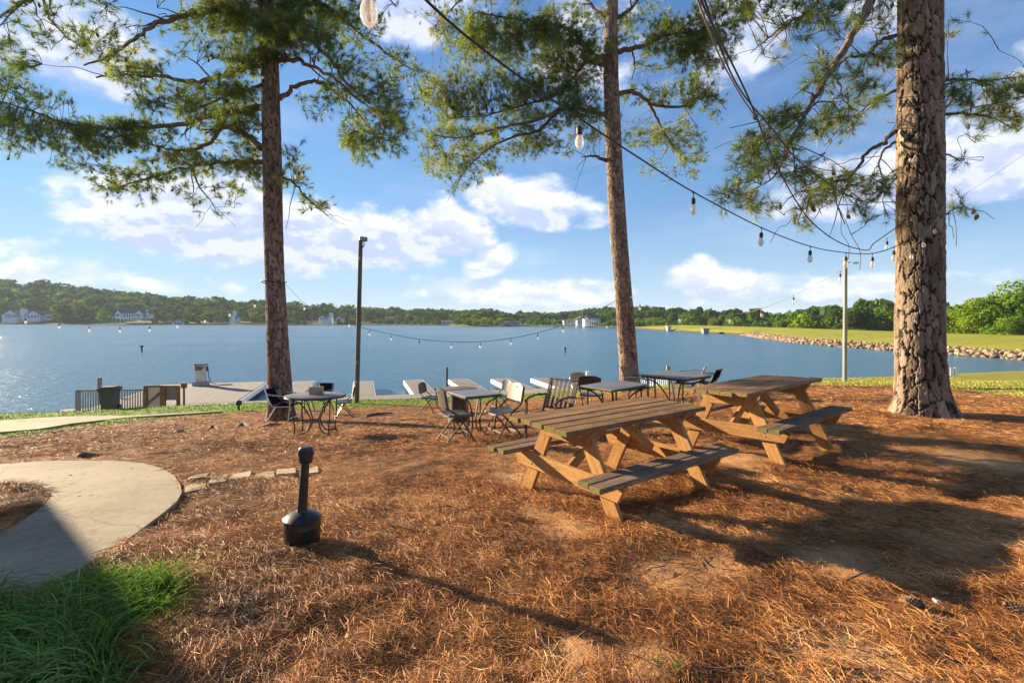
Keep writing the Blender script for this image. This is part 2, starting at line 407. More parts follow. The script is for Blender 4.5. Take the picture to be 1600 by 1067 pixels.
# ------------------------------------------------------------------ pine straw: real needles lying on the ground
def straw_mat(name, stops):
    m = bpy.data.materials.new(name); m.use_nodes = True; T = NT(m.node_tree); b = m.node_tree.nodes['Principled BSDF']
    a = T.n('ShaderNodeAttribute', attribute_name='tint').outputs['Fac']
    T.lk(T.ramp(a, stops), b.inputs['Base Color']); b.inputs['Roughness'].default_value = .65; b.inputs['Specular IOR Level'].default_value = .25
    return m
def needles_on_ground(N, dmin, dmax, wid, seg, seed):
    r = np.random.default_rng(seed); out = []
    a = r.uniform(-1.28, 1.28, N * 3); D = dmin * (dmax / dmin) ** (r.random(N * 3) ** .85)
    x = a * D; y = D
    # clumps: uneven cover, with thin spots
    c = fbm(x * 2.6, y * 2.6, 3, 41); keep = (c + r.random(N * 3) * .5) > .62
    z = -drop(x, y); keep &= band(x, y, z) < .5; keep &= (~inpoly(x + r.normal(0, .035, N * 3), y + r.normal(0, .035, N * 3), path_xy)) | (r.random(N * 3) < .010)
    keep &= soil(x, y) < r.random(N * 3) * 1.15
    x, y, c = (k[keep][:N] for k in (x, y, c)); n = len(x)
    z = zs(x, y)
    # direction field: needles lie in swirls
    th = 6.5 * fbm(x * .8, y * .8, 2, 51) + r.normal(0, 1.0, n); L = r.uniform(.06, .165, n); cv = r.normal(0, .65, n)
    lift = np.abs(r.normal(0, .010, n)) + .004 + .035 * np.maximum(c - .5, 0); pit = r.normal(0, .13, n)
    w = wid * r.uniform(.7, 1.3, n)
    V = np.zeros((n, 2 * seg + 1, 3)); roll = r.uniform(-.9, .9, n)
    px = x - np.cos(th) * L / 2; py = y - np.sin(th) * L / 2; pz = zs(x, y) + lift
    for k in range(seg + 1):
        t = k / seg; ang = th + cv * (t - .5)
        if k: px = px + np.cos(ang) * L / seg; py = py + np.sin(ang) * L / seg; 
        hz = pz + pit * L * (t - .5) + .012 * np.sin(t * 3.14) * (1 if seg > 1 else 0)
        sx_ = -np.sin(ang) * w / 2; sy_ = np.cos(ang) * w / 2; szz = roll * w / 2
        if k == seg: V[:, 2 * seg] = np.stack([px, py, hz], -1)
        else:
            V[:, 2 * k] = np.stack([px + sx_, py + sy_, hz + szz], -1); V[:, 2 * k + 1] = np.stack([px - sx_, py - sy_, hz - szz], -1)
    V[..., 2] = np.maximum(V[..., 2], (zs(x, y) - .012)[:, None])
    tr = []
    for k in range(seg - 1): tr += [(2 * k, 2 * k + 1, 2 * k + 3), (2 * k, 2 * k + 3, 2 * k + 2)]
    tr += [(2 * seg - 2, 2 * seg - 1, 2 * seg)]
    Fa = (np.arange(n)[:, None, None] * (2 * seg + 1) + np.array(tr)[None]).reshape(-1, 3)
    tint = np.clip(r.beta(2.1, 2.0, n) * .8 + .70 * (fbm(x * 1.4, y * 1.4, 4, 61) - .45) + .55 * (fbm(x * 4.5, y * 4.5, 3, 67) - .5) + .04, 0, 1)
    return V.reshape(-1, 3), Fa, np.repeat(tint, 2 * seg + 1)
SM = straw_mat('pine_straw', [(0, (.035, .014, .007)), (.25, (.18, .066, .022)), (.5, (.48, .190, .054)), (.75, (.70, .34, .105)), (1, (.82, .55, .27))])
NQ = 1.0
v, f_, t_ = needles_on_ground(int(190000 * NQ), 1.45, 5.2, .0017, 2, 5)
v2, f2, t2 = needles_on_ground(int(290000 * NQ), 1.45, 8.5, .0019, 1, 15)
f_ = np.concatenate([f_, f2 + len(v)]); v = np.concatenate([v, v2]); t_ = np.concatenate([t_, t2])
tag(npmesh('pine_straw', v, f_, SM, None, False, {'tint': t_}), 'fallen brown pine needles covering the yard in loose drifts', 'pine straw', kind='stuff')
v, f_, t_ = needles_on_ground(int(90000 * NQ), 6.5, 18, .006, 1, 6)
tag(npmesh('distant_pine_straw', v, f_, SM, None, False, {'tint': t_}), 'pine needles on the slope under the round tables', 'pine straw', kind='stuff')

# sticks and leaf scraps among the straw
def scraps():
    b = MB(); r = random.Random(12)
    for _ in range(420):
        D = 1.6 * 5.5 ** r.random(); x = r.uniform(-1.2, 1.2) * D
        if inpoly(np.array([x]), np.array([D]), path_xy)[0]: continue
        z = float(zs(np.array([x]), np.array([D]))[0]) + .016; a = r.uniform(0, 6.28); L = r.uniform(.05, .22) if r.random() < .9 else r.uniform(.25, .5)
        P = [Vector((x, D, z)) + Vector((math.cos(a + k * r.uniform(-.1, .1)), math.sin(a + k * r.uniform(-.1, .1)), r.uniform(-.03, .08))) * L * k / 3 for k in range(4)]
        b.tube(P, [.0035, .003, .0025, .0012] if L < .25 else [.007, .006, .005, .002], 5, False)
    o = b.build('fallen_twigs', mat('dead_twig', (.13, .085, .055), .9, var=.5, vscale=20)); tag(o, 'small dead twigs scattered through the pine straw', 'twigs', kind='stuff')
    V = []; Fq = []; T_ = []
    for _ in range(900):
        D = 1.6 * 5. ** r.random(); x = r.uniform(-1.2, 1.2) * D; z = float(zs(np.array([x]), np.array([D]))[0]) + r.uniform(.01, .025); a = r.uniform(0, 6.28); s_ = r.uniform(.006, .022); c, q = math.cos(a) * s_, math.sin(a) * s_; o_ = len(V)
        V += [(x - c, D - q, z), (x + q * .6, D - c * .6, z + s_ * r.uniform(-.2, .5)), (x + c, D + q, z + s_ * .3), (x - q * .5, D + c * .5, z + s_ * r.uniform(-.1, .5))]; Fq.append((o_, o_ + 1, o_ + 2, o_ + 3)); T_ += [r.random()] * 4
    o = npmesh('leaf_scraps', np.array(V), np.array(Fq), straw_mat('leaf_scraps', [(0, (.06, .03, .015)), (.5, (.25, .13, .05)), (.85, (.45, .30, .15)), (1, (.62, .52, .38))]), None, False, {'tint': np.array(T_)}); tag(o, 'dry leaf and bark scraps scattered through the pine straw', 'leaf litter', kind='stuff')
scraps()

# lawn blades along the crest
def blades(N, seed):
    r = np.random.default_rng(seed); x = r.uniform(-22, 26, N * 6); y = r.uniform(9, 30, N * 6); z = zs(x, y)
    k = (band(x, y, z) > .4) & (-.295 * x + .955 * y < 23 + 3 * smooth(.3, .6, x / y)) & (np.abs(x / y) < 1.3); k &= ~inpoly(x, y, path2_xy)
    x, y, z = x[k][:N], y[k][:N], z[k][:N]; n = len(x); h = r.uniform(.02, .045, n); th = r.uniform(0, 6.28, n); w = .012
    V = np.zeros((n, 3, 3)); V[:, 0] = np.stack([x + np.cos(th) * w, y + np.sin(th) * w, z - .005], -1); V[:, 1] = np.stack([x - np.cos(th) * w, y - np.sin(th) * w, z - .005], -1)
    V[:, 2] = np.stack([x + r.normal(0, .02, n), y + r.normal(0, .02, n), z + h], -1)
    tint = np.clip(r.normal(.45, .2, n) + .45 * smooth(-1, 6, x), 0, 1)
    return V.reshape(-1, 3), np.arange(3 * n).reshape(-1, 3), np.repeat(tint, 3)
GM = straw_mat('lawn_grass', [(0, (.05, .11, .01)), (.35, (.16, .28, .02)), (.65, (.28, .36, .035)), (1, (.42, .34, .09))])
v, f_, t_ = blades(90000, 8)
tag(npmesh('lawn_grass', v, f_, GM, None, False, {'tint': t_}), 'short mown grass on the strip above the docks', 'grass', kind='stuff')

# ------------------------------------------------------------------ concrete paths (draped slabs)
from mathutils.geometry import delaunay_2d_cdt
def drape(name, poly, m, h, step, thick=.05, flat=True):
    P = np.array(poly); lo = P.min(0); hi = P.max(0); pts = [Vector(p) for p in poly]; n0 = len(pts)
    xs = np.arange(lo[0], hi[0], step); ys = np.arange(lo[1], hi[1], step); A, B = np.meshgrid(xs, ys); A = A.ravel(); B = B.ravel(); k = inpoly(A, B, poly)
    pts += [Vector((a + rnd.uniform(-.1, .1) * step, b + rnd.uniform(-.1, .1) * step)) for a, b in zip(A[k], B[k])]
    vs, es, fs, *_ = delaunay_2d_cdt(pts, [(i, (i + 1) % n0) for i in range(n0)], [], 1, 1e-5)
    b = MB(); top = [Vector((p.x, p.y, float(-drop(p.x, p.y)) + h)) for p in vs]; cnt = {}
    for f in fs:
        for i in range(len(f)): e = (f[i], f[(i + 1) % len(f)]); cnt[e] = cnt.get(e, 0) + 1
    b.add(top, [f for f in fs], True); o = len(top); b.add([p - Vector((0, 0, thick)) for p in top], [])
    for (i, j) in cnt:
        if (j, i) not in cnt: b.f.append((j, i, i + o, j + o)); b.sm.append(False)
    return b.build(name, m)
def concrete_mat():
    m = bpy.data.materials.new('concrete'); m.use_nodes = True; T = NT(m.node_tree); b = m.node_tree.nodes['Principled BSDF']
    tc = T.n('ShaderNodeTexCoord').outputs['Object']
    n1 = T.noise(tc, 1.1, 6, .6); n2 = T.noise(tc, 14, 6, .7); n3 = T.noise(tc, 160, 3, .6)
    c = T.ramp(T.math('ADD', T.math('MULTIPLY', n1, .45), T.math('ADD', T.math('MULTIPLY', n2, .3), T.math('MULTIPLY', n3, .25))), [(.36, (.20, .155, .10)), (.5, (.31, .25, .165)), (.64, (.40, .33, .225))])
    # a few hairline cracks and stains
    vo = T.n('ShaderNodeTexVoronoi', feature='DISTANCE_TO_EDGE'); vo.inputs['Scale'].default_value = .45
    T.lk(T.mix(.25, tc, T.noise(tc, 2.5, 4, .6, out=1)), vo.inputs['Vector'])
    c = T.mix(T.math('MULTIPLY', T.ss(vo.outputs['Distance'], .004, .0), .5), c, (.10, .085, .06))
    c = T.mix(T.math('MULTIPLY', T.ss(T.noise(tc, 2.7, 3, .5), .62, .72), .3), c, (.16, .13, .09))
    T.lk(c, b.inputs['Base Color']); b.inputs['Roughness'].default_value = .85; b.inputs['Specular IOR Level'].default_value = .2
    bn = T.n('ShaderNodeBump'); bn.inputs['Strength'].default_value = .5; bn.inputs['Distance'].default_value = .004
    T.lk(T.math('ADD', n3, T.math('MULTIPLY', n2, .6)), bn.inputs['Height']); T.lk(bn.outputs[0], b.inputs['Normal']); return m
CM = concrete_mat()
def smooth_poly(P, n=5): return [tuple(p[:2]) for p in bez([(a, b, 0) for a, b in P + P[:1]], n)[:-1]]
pth = drape('concrete_path', path_xy, CM, .022, .12, .07); struct(pth, 'rounded pale concrete path coming in from the left')
pth2 = drape('lakeside_footpath', path2_xy, CM, .03, .3); struct(pth2, 'narrow concrete footpath along the lawn strip')

# ------------------------------------------------------------------ lake
def water_mat():
    m = bpy.data.materials.new('lake_water'); m.use_nodes = True; T = NT(m.node_tree); b = m.node_tree.nodes['Principled BSDF']
    tc = T.n('ShaderNodeTexCoord').outputs['Object']
    b.inputs['Base Color'].default_value = (.035, .135, .20, 1); b.inputs['Roughness'].default_value = .24; b.inputs['IOR'].default_value = 1.33
    r1 = T.noise(T.mapv(tc, (.8, 1.7, 1), rot=(0, 0, R(12))), 1.5, 4, .65, .4); r2 = T.noise(T.mapv(tc, (.8, 1.5, 1), rot=(0, 0, R(-20))), 4.2, 3, .6); big = T.noise(T.mapv(tc, (.35, 1., 1)), .03, 4, .6)
    h = T.math('ADD', T.math('MULTIPLY', r1, 1.), T.math('MULTIPLY', r2, .34))
    bn = T.n('ShaderNodeBump'); bn.inputs['Distance'].default_value = .19
    T.lk(T.ss(big, .3, .7, .55, 1.), bn.inputs['Strength']); T.lk(h, bn.inputs['Height']); T.lk(bn.outputs[0], b.inputs['Normal'])
    return m
b = MB(); xs = [-2500, -900, -300, -100, 0, 100, 300, 900, 2500]; ys = [14, 40, 100, 300, 900, 3000]
b.grid([[(x, y, WATER) for y in ys] for x in xs]); lake = struct(b.build('water', water_mat()), 'rippled blue lake')
# ------------------------------------------------------------------ dam with riprap
DW = ([30, 54.6, 70.6, 82.6, 105, 125, 141, 152, 165, 200, 242, 300, 380], [60, 56.7, 55.0, 53.6, 56.5, 62, 66.8, 66.5, 64.5, 63, 61.5, 60, 62])
DC = ([30, 68, 100, 141, 180, 250, 300, 380], [72, 71, 72.5, 77, 77, 74, 73, 76])
DL = np.array(list(np.arange(30, 150, 1.0)) + list(np.arange(150, 385, 4)))
rows = []
for D in DL:
    w = float(np.interp(D, *DW)) + .5 * (vnoise(np.array([D * .3]), np.array([3.]), 2)[0] - .5); c = float(np.interp(D, *DC)); rr = 3.2 if D < 145 else 1.2
    f2 = 1 - smooth(215, 262, D) * .35
    prof = [(w - 9, -8), (w - 1.0, -5.2), (w, WATER + .02), (w + rr * .5, WATER + .5), (w + rr, WATER + .85 * f2), (w + (c - w) * .55 + rr * .4, WATER + 1.5 * f2), (c - 1.2, WATER + 2.02 * f2), (c, WATER + 2.15 * f2), (c + 5, WATER + 2.12 * f2), (c + 6.5, WATER + 1.8 * f2), (c + 22, -13.5), (c + 120, -13.0), (c + 500, -2.)]
    rows.append([(x, D, z + (.12 * (fbm(np.array([x * .2]), np.array([D * .2]), 2, 7)[0] - .5) if 3 < k < 9 else 0)) for k, (x, z) in enumerate(prof)])
def dam_mat():
    m = bpy.data.materials.new('dam_grass'); m.use_nodes = True; T = NT(m.node_tree); b = m.node_tree.nodes['Principled BSDF']
    tc = T.n('ShaderNodeTexCoord').outputs['Object']; n1 = T.noise(tc, .12, 5, .6); n2 = T.noise(tc, 1.6, 6, .7); n3 = T.noise(T.mapv(tc, (1, .18, 1)), .8, 4, .6)
    c = T.ramp(T.math('ADD', T.math('ADD', T.math('MULTIPLY', n1, .4), T.math('MULTIPLY', n3, .3)), T.math('MULTIPLY', n2, .3)), [(.35, (.13, .17, .024)), (.48, (.25, .26, .035)), (.58, (.33, .29, .05)), (.7, (.40, .30, .09))])
    sx = T.n('ShaderNodeSeparateXYZ'); T.lk(tc, sx.inputs[0]); c = T.mix(T.ss(sx.outputs[2], WATER + .75, WATER + .35), c, (.10, .075, .045))
    T.lk(c, b.inputs['Base Color']); b.inputs['Roughness'].default_value = .9; b.inputs['Specular IOR Level'].default_value = .1
    bn = T.n('ShaderNodeBump'); bn.inputs['Strength'].default_value = .6; bn.inputs['Distance'].default_value = .15; T.lk(n2, bn.inputs['Height']); T.lk(bn.outputs[0], b.inputs['Normal']); return m
b = MB(); b.grid(rows); dam = struct(b.build('dam_embankment', dam_mat(), smooth_angle=False), 'long grass covered dam across the right of the lake')

def rock_mesh(seed):
    import bmesh
    r = random.Random(seed); bm = bmesh.new(); bmesh.ops.create_icosphere(bm, subdivisions=1, radius=.5)
    pl = [(Vector((r.gauss(0, 1), r.gauss(0, 1), r.gauss(0, 1))).normalized(), r.uniform(.28, .42)) for _ in range(9)]
    for v in bm.verts:
        v.co *= r.uniform(.9, 1.15)
        for n, d in pl:
            k = v.co.dot(n)
            if k > d: v.co -= n * (k - d)
        v.co.z *= .72
    me = bpy.data.meshes.new('rock'); bm.to_mesh(me); bm.free(); return me
rock_m = mat('granite_riprap', (.40, .28, .175), .85, var=.45, vscale=2.5, bump=.6, bscale=12, rnd_obj=.28, spec=.2)
rms = [rock_mesh(i) for i in range(10)]
for me in rms: me.materials.append(rock_m)
bank = thing('riprap_bank', 'bank of loose tan boulders along the water edge of the grassy dam', 'rock bank', (56, 60, WATER))
bank.location = (0, 0, 0)
cand = []
for D in np.arange(44, 143, .62):
    w = float(np.interp(D, *DW))
    for k in range(4): cand.append((w - .25 + k * .85 + rnd.uniform(-.3, .3), D + rnd.uniform(-.3, .3), WATER + .08 + k * .24 + rnd.uniform(-.08, .1), rnd.uniform(.5, 1.05) * (1.15 if k < 2 else .9), k))
cand.sort(key=lambda c: c[1] + c[4] * 3)
far = MB()
for i, (x, y, z, s, k) in enumerate(cand):
    me = rms[rnd.randrange(10)]; rot = (rnd.uniform(-.5, .5), rnd.uniform(-.5, .5), rnd.uniform(0, 6.3)); sc3 = (s * rnd.uniform(.8, 1.4), s * rnd.uniform(.8, 1.3), s * rnd.uniform(.65, 1.0))
    if i < 290 and x / y < 1.25:
        o = bpy.data.objects.new('rock', me); COL.objects.link(o); o.parent = bank; o.location = (x, y, z); o.rotation_euler = rot; o.scale = sc3
    else:
        from mathutils import Euler
        Mx = Matrix.LocRotScale(Vector((x, y, z)), Euler(rot), Vector(sc3)); far.add([Mx @ v.co for v in me.vertices], [tuple(p.vertices) for p in me.polygons])
o = far.build('distant_rocks', rock_m, bank); o['kind'] = 'stuff'
# small intake markers on the dam
def marker(u, v, w, h, label, m):
    D = 4.2 * F / (v - V0); p = ray(u, v, D); b = MB(); b.box((p.x, p.y, p.z + h / 2), (w, w, h), bev=.05); b.box((p.x, p.y, p.z + h + .12), (w * 1.3, w * 1.3, .2)); b.tube([(p.x, p.y, p.z - 2.5), (p.x, p.y, p.z)], w * .4, 6)
    tag(b.build('marker_post', m), label, 'marker')

# ------------------------------------------------------------------ far shores
SHORE = ([-500, -200, 0, 130, 300, 420, 600, 700, 730, 795, 812, 900, 960, 1000, 1040], [505.2, 506, 506.5, 507, 507.4, 507.9, 508.0, 508.6, 510.2, 510.6, 509.6, 510.6, 512.4, 513.2, 513.8])
SKY_T = ([-500, -200, 0, 20, 60, 85, 100, 130, 160, 200, 250, 300, 330, 400, 480, 560, 640, 700, 735, 770, 800, 860, 900, 930, 960, 1000, 1050, 1100, 1160, 1200, 1260, 1500], [420, 430, 436, 439, 441, 442, 445, 448, 451, 455, 460, 463, 466, 470, 474, 478, 481, 482, 483, 483, 486, 487, 483, 480, 478, 479, 481, 483, 487, 488, 488, 480])
def Dsh(u): return -WATER * F / (np.interp(u, *SHORE) - V0)
us = np.arange(-900, 1048, 10.)
rowsF = []
for u in us:
    D0 = float(Dsh(u)); vt = float(np.interp(u, *SKY_T)); col = []
    for k, (fr, hz) in enumerate([(.985, -.6), (1.0, .02), (1.02, .03), (1.10, .12), (1.25, .5), (1.42, 1.), (2.2, 1.05), (4.5, .9)]):
        D = D0 * fr; top = (V0 - vt) / F * D0 * 1.42 - 15
        z = WATER + hz * (top - WATER) if k > 2 else WATER + (-3 if k == 0 else .05 + (k - 1) * .9)
        if k <= 3 and k > 0: z = max(z, WATER + .05 + (k - 1) * .7)
        col.append(((u - U0) / F * D, D, z))
    rowsF.append(col)
far_m = mat('wooded_shore_ground', (.12, .13, .03), .95, var=.45, vscale=.05, spec=.1)
b = MB(); b.grid(rowsF); struct(b.build('far_shore_hills', far_m, smooth_angle=False), 'low wooded hills round the lake')

def leaf_mat(name, ca, cb, cc, trans=.25):
    m = bpy.data.materials.new(name); m.use_nodes = True; T = NT(m.node_tree); nt = m.node_tree
    for n in list(nt.nodes): nt.nodes.remove(n)
    out = T.n('ShaderNodeOutputMaterial'); a = T.n('ShaderNodeAttribute', attribute_name='tint').outputs['Fac']; oi = T.n('ShaderNodeObjectInfo').outputs['Random']
    c = T.ramp(a, [(0, ca), (.5, cb), (1, cc)])
    c = T.mix(1., c, T.ramp(oi, [(0, (.8, .9, .9)), (.35, (1.05, 1.1, .9)), (.7, (1.3, 1.25, .8)), (1, (1.6, 1.3, .7))]), 'MULTIPLY')
    d = T.n('ShaderNodeBsdfDiffuse'); t = T.n('ShaderNodeBsdfTranslucent'); T.lk(c, d.inputs[0]); T.lk(T.mix(1., c, (1.3, 1.35, .6), 'MULTIPLY'), t.inputs[0])
    mx = T.n('ShaderNodeMixShader'); mx.inputs[0].default_value = trans; T.lk(d.outputs[0], mx.inputs[1]); T.lk(t.outputs[0], mx.inputs[2]); T.lk(mx.outputs[0], out.inputs[0]); return m
LM = leaf_mat('broadleaf_foliage', (.030, .065, .016), (.08, .135, .026), (.17, .235, .045))
LMp = leaf_mat('pine_foliage', (.025, .05, .018), (.06, .10, .025), (.13, .17, .04))
LMb = leaf_mat('bright_foliage', (.04, .09, .012), (.105, .185, .022), (.21, .28, .04), .3)
LMy = leaf_mat('autumn_foliage', (.07, .085, .012), (.16, .17, .025), (.28, .25, .05))
BK = mat('far_bark', (.14, .10, .07), .9, var=.4, vscale=3)
def crown_data(seed, kind, nf, fs):
    """leaf clumps spread through lobes of a unit crown: base z=0, height 1, width about .75"""
    r = np.random.default_rng(seed); V = []; C = []; Nn = []
    lobes = []
    if kind == 'round':
        for k in range(13):
            zc = r.uniform(.25, .86); rad = .30 * (1 - abs(zc - .5) * 1.0); a = r.uniform(0, 6.28); lobes.append((np.cos(a) * rad, np.sin(a) * rad, zc, r.uniform(.12, .21)))
        lobes += [(0, 0, .55, .27), (0, 0, .35, .25), (.02, 0, .8, .17)]
    elif kind == 'pine':
        for k in range(16):
            zc = r.uniform(.42, .97); rad = .20 * (1.15 - zc) * 1.6; a = r.uniform(0, 6.28); lobes.append((np.cos(a) * rad, np.sin(a) * rad, zc, r.uniform(.06, .12)))
        lobes += [(0, 0, .9, .10), (0, 0, .7, .13)]
    else:
        for k in range(12):
            a = r.uniform(0, 6.28); rad = r.uniform(.1, .34); lobes.append((np.cos(a) * rad, np.sin(a) * rad, r.uniform(.12, .75), r.uniform(.14, .24)))
        lobes += [(0, 0, .3, .32)]
    L = np.array(lobes); pr = L[:, 3] ** 2; pr /= pr.sum(); k = r.choice(len(L), nf, p=pr)
    d = r.normal(size=(nf, 3)); d /= np.linalg.norm(d, axis=1)[:, None]; rr = L[k, 3] * r.uniform(.62, 1.08, nf) ** .8
    P = L[k, :3] + d * rr[:, None] * np.array([1, 1, .8]); P[:, 2] = np.maximum(P[:, 2], .02)
    nrm = d + r.normal(0, .55, (nf, 3)); nrm /= np.linalg.norm(nrm, axis=1)[:, None]
    t1 = np.cross(nrm, r.normal(size=(nf, 3))); t1 /= np.linalg.norm(t1, axis=1)[:, None]; t2 = np.cross(nrm, t1); s = fs * r.uniform(.6, 1.4, nf)[:, None]
    q = np.stack([P - t1 * s - t2 * s * .35, P + t1 * s * .2 - t2 * s, P + t1 * s + t2 * s * .3, P - t1 * s * .25 + t2 * s + nrm * s * .3], 1)
    lt = r.random(len(L)) * .5
    tint = np.clip(lt[k] + r.random(nf) * .35 + .1, 0, 1)
    return q.reshape(-1, 3), np.arange(4 * nf).reshape(-1, 4), np.repeat(tint, 4)
def crown_mesh(seed, kind, nf, fs, m):
    v, f, t = crown_data(seed, kind, nf, fs); o = npmesh('crown', v, f, m, None, False, {'tint': t}); me = o.data; bpy.data.objects.remove(o); return me
def trunk_mesh(kind):
    b = MB(); top = .62 if kind == 'pine' else .5
    b.tube([(0, 0, -.25), (.003, 0, .0), (.006, .003, top * .6), (0, 0, top)], [.022, .020, .016, .008], 6)
    for k in range(4): a = k * 1.7; b.tube([(0, 0, top * (.55 + k * .08)), (.16 * math.cos(a), .16 * math.sin(a), top * (.9 + k * .08))], [.010, .004], 4, False)
    me = b.mesh('trunk'); me.materials.append(BK); return me
FAR_V = {}
for kind, ml in (('round', [LM, LM, LMy, LMb]), ('pine', [LMp, LMp]), ('bush', [LM, LMb])):
    FAR_V[kind] = [crown_mesh(100 + i * 7 + len(kind), kind, 650 if kind != 'pine' else 520, .045 if kind != 'pine' else .032, m) for i, m in enumerate(ml * 2)]
TRM = {k: trunk_mesh(k) for k in ('round', 'pine', 'bush')}
HI_V = {'round': [crown_mesh(300 + i, 'round', 2600, .024, m) for i, m in enumerate([LM, LMb, LM])], 'pine': [crown_mesh(320 + i, 'pine', 2200, .018, LMp) for i in range(3)], 'bush': [crown_mesh(340 + i, 'bush', 2200, .024, m) for i, m in enumerate([LM, LMb])]}
NAMES = {'round': ('broadleaf_tree', 'tree'), 'pine': ('far_pine_tree', 'tree'), 'bush': ('bush', 'bush')}
def far_tree(kind, x, y, z, h, wid, vi, label, group, hi=False):
    t = thing(NAMES[kind][0], label, NAMES[kind][1], (x, y, z), rnd.uniform(0, 6.28), group)
    V = (HI_V if hi else FAR_V)[kind]; me = V[vi % len(V)]
    c = bpy.data.objects.new('crown', me); COL.objects.link(c); c.parent = t
    k = bpy.data.objects.new('trunk', TRM[kind]); COL.objects.link(k); k.parent = t
    t.scale = (h * wid, h * wid, h); return t

stuffV = []; stuffF = []; stuffT = []; off_ = 0
def stuff_tree(kind, x, y, z, h, wid, seed, n=150):
    global off_
    v, f, t = crown_data(seed, kind, n, .085); a = rnd.uniform(0, 6.28); c, s = math.cos(a), math.sin(a)
    v = v @ np.array([[c, s, 0], [-s, c, 0], [0, 0, 1]]) * np.array([h * wid, h * wid, h]) + np.array([x, y, z]); stuffV.append(v); stuffF.append(f + off_); stuffT.append(t); off_ += len(v)
HOUSES_U = [(-5, 80), (168, 236), (268, 288), (355, 376), (492, 522), (560, 580), (690, 712), (785, 818), (872, 902), (900, 940)]
LANDM = [(37, 'the two-gabled pale house'), (205, 'the raised porch house'), (278, 'the small boathouse'), (365, 'the chimney house'), (430, 'the first pine trunk'), (507, 'the tower house'), (560, 'the dark pole'), (609, 'the tiny pale house'), (698, 'the low boathouse'), (762, 'the wooded point'), (800, 'the low tan house'), (889, 'the plain white house'), (925, 'the big white house'), (980, 'the second pine trunk')]
def spot(u):
    d, n = min(LANDM, key=lambda e: abs(e[0] - u)); k = u - d
    return ('just left of ' if -22 < k < -6 else 'just right of ' if 6 < k < 22 else 'behind ' if abs(k) <= 6 else 'well left of ' if k < 0 else 'well right of ') + n
def region(u):
    return ('on the hillside at the far left shore' if u < 250 else 'on the shore behind the left pine trunk' if u < 560 else 'on the far middle shore' if u < 820 else 'on the shore around the white houses')
nthings = 0
rowspec = [(0, 1.025, .00, 9), (1, 1.09, .22, 10), (2, 1.17, .45, 11), (3, 1.27, .72, 6), (4, 1.36, .9, 6), (5, 1.42, 1.0, 6)]
for r_, fr, up, stp in rowspec:
    u = -860. + r_ * 4
    while u < 1030:
        step = stp * rnd.uniform(.75, 1.5) * (1. if u > 250 else 1.35 if u > -60 else 2.6 if r_ > 2 else 1.8); u += step
        D0 = float(Dsh(u)); D = D0 * fr * rnd.uniform(.985, 1.02); vs_ = float(np.interp(u, *SHORE)); vt = float(np.interp(u, *SKY_T)) + rnd.uniform(-1.5, 3)
        span = vs_ - vt
        ptop = vs_ - span * (.42 + .58 * up) * rnd.uniform(.88, 1.06)
        if r_ == 0 and rnd.random() < .35: ptop = vs_ - span * rnd.uniform(.15, .3)
        h = max(6., min(26., (vs_ - ptop) / F * D * (1. if r_ < 2 else .8))) * (1.0 if u > 250 else 1.05)
        ztop = (V0 - ptop) / F * D; z = ztop - h
        # ground height there, keep trees rooted
        zg = WATER + (.3 if r_ == 0 else .6)
        if r_ == 0: z = WATER + .8; h = max(4., ztop - z)
        if r_ <= 1 and any(a - 3 < u < b_ + 3 for a, b_ in HOUSES_U): continue
        kind = 'pine' if rnd.random() < ((.3 if u < 300 else .45) if r_ < 3 else .12) else 'round'
        if h < 7: kind = 'bush'
        wid = rnd.uniform(.85, 1.25) if kind != 'bush' else rnd.uniform(1.1, 1.6)
        x = (u - U0) / F * D
        if r_ <= 2 and nthings < 280 and -40 < u:
            kd = {'round': 'broadleaf tree', 'pine': 'pine', 'bush': 'bush'}[kind]
            tier = ('at the water', 'in the second row', 'up the slope')[r_]
            vi = rnd.choice([0, 1, 4, 5]) if rnd.random() < .78 else rnd.choice([2, 3, 6, 7])
            cl = '' if kind != 'round' else {2: 'yellowing ', 3: 'bright green ', 6: 'yellowing ', 7: 'bright green '}.get(vi, 'dark green ')
            far_tree(kind, x, D, z, h, wid, vi, '%s %s%s %s %s' % ('tall' if h > 19 else 'mid-sized' if h > 12 else 'low', cl, kd, tier, spot(u)), 'distant trees %s' % region(u)); nthings += 1
        else: stuff_tree(kind if kind != 'bush' else 'round', x, D, z, h, wid * (1.3 if r_ > 2 else 1.15 if u > -60 else 1.3), rnd.randrange(12))
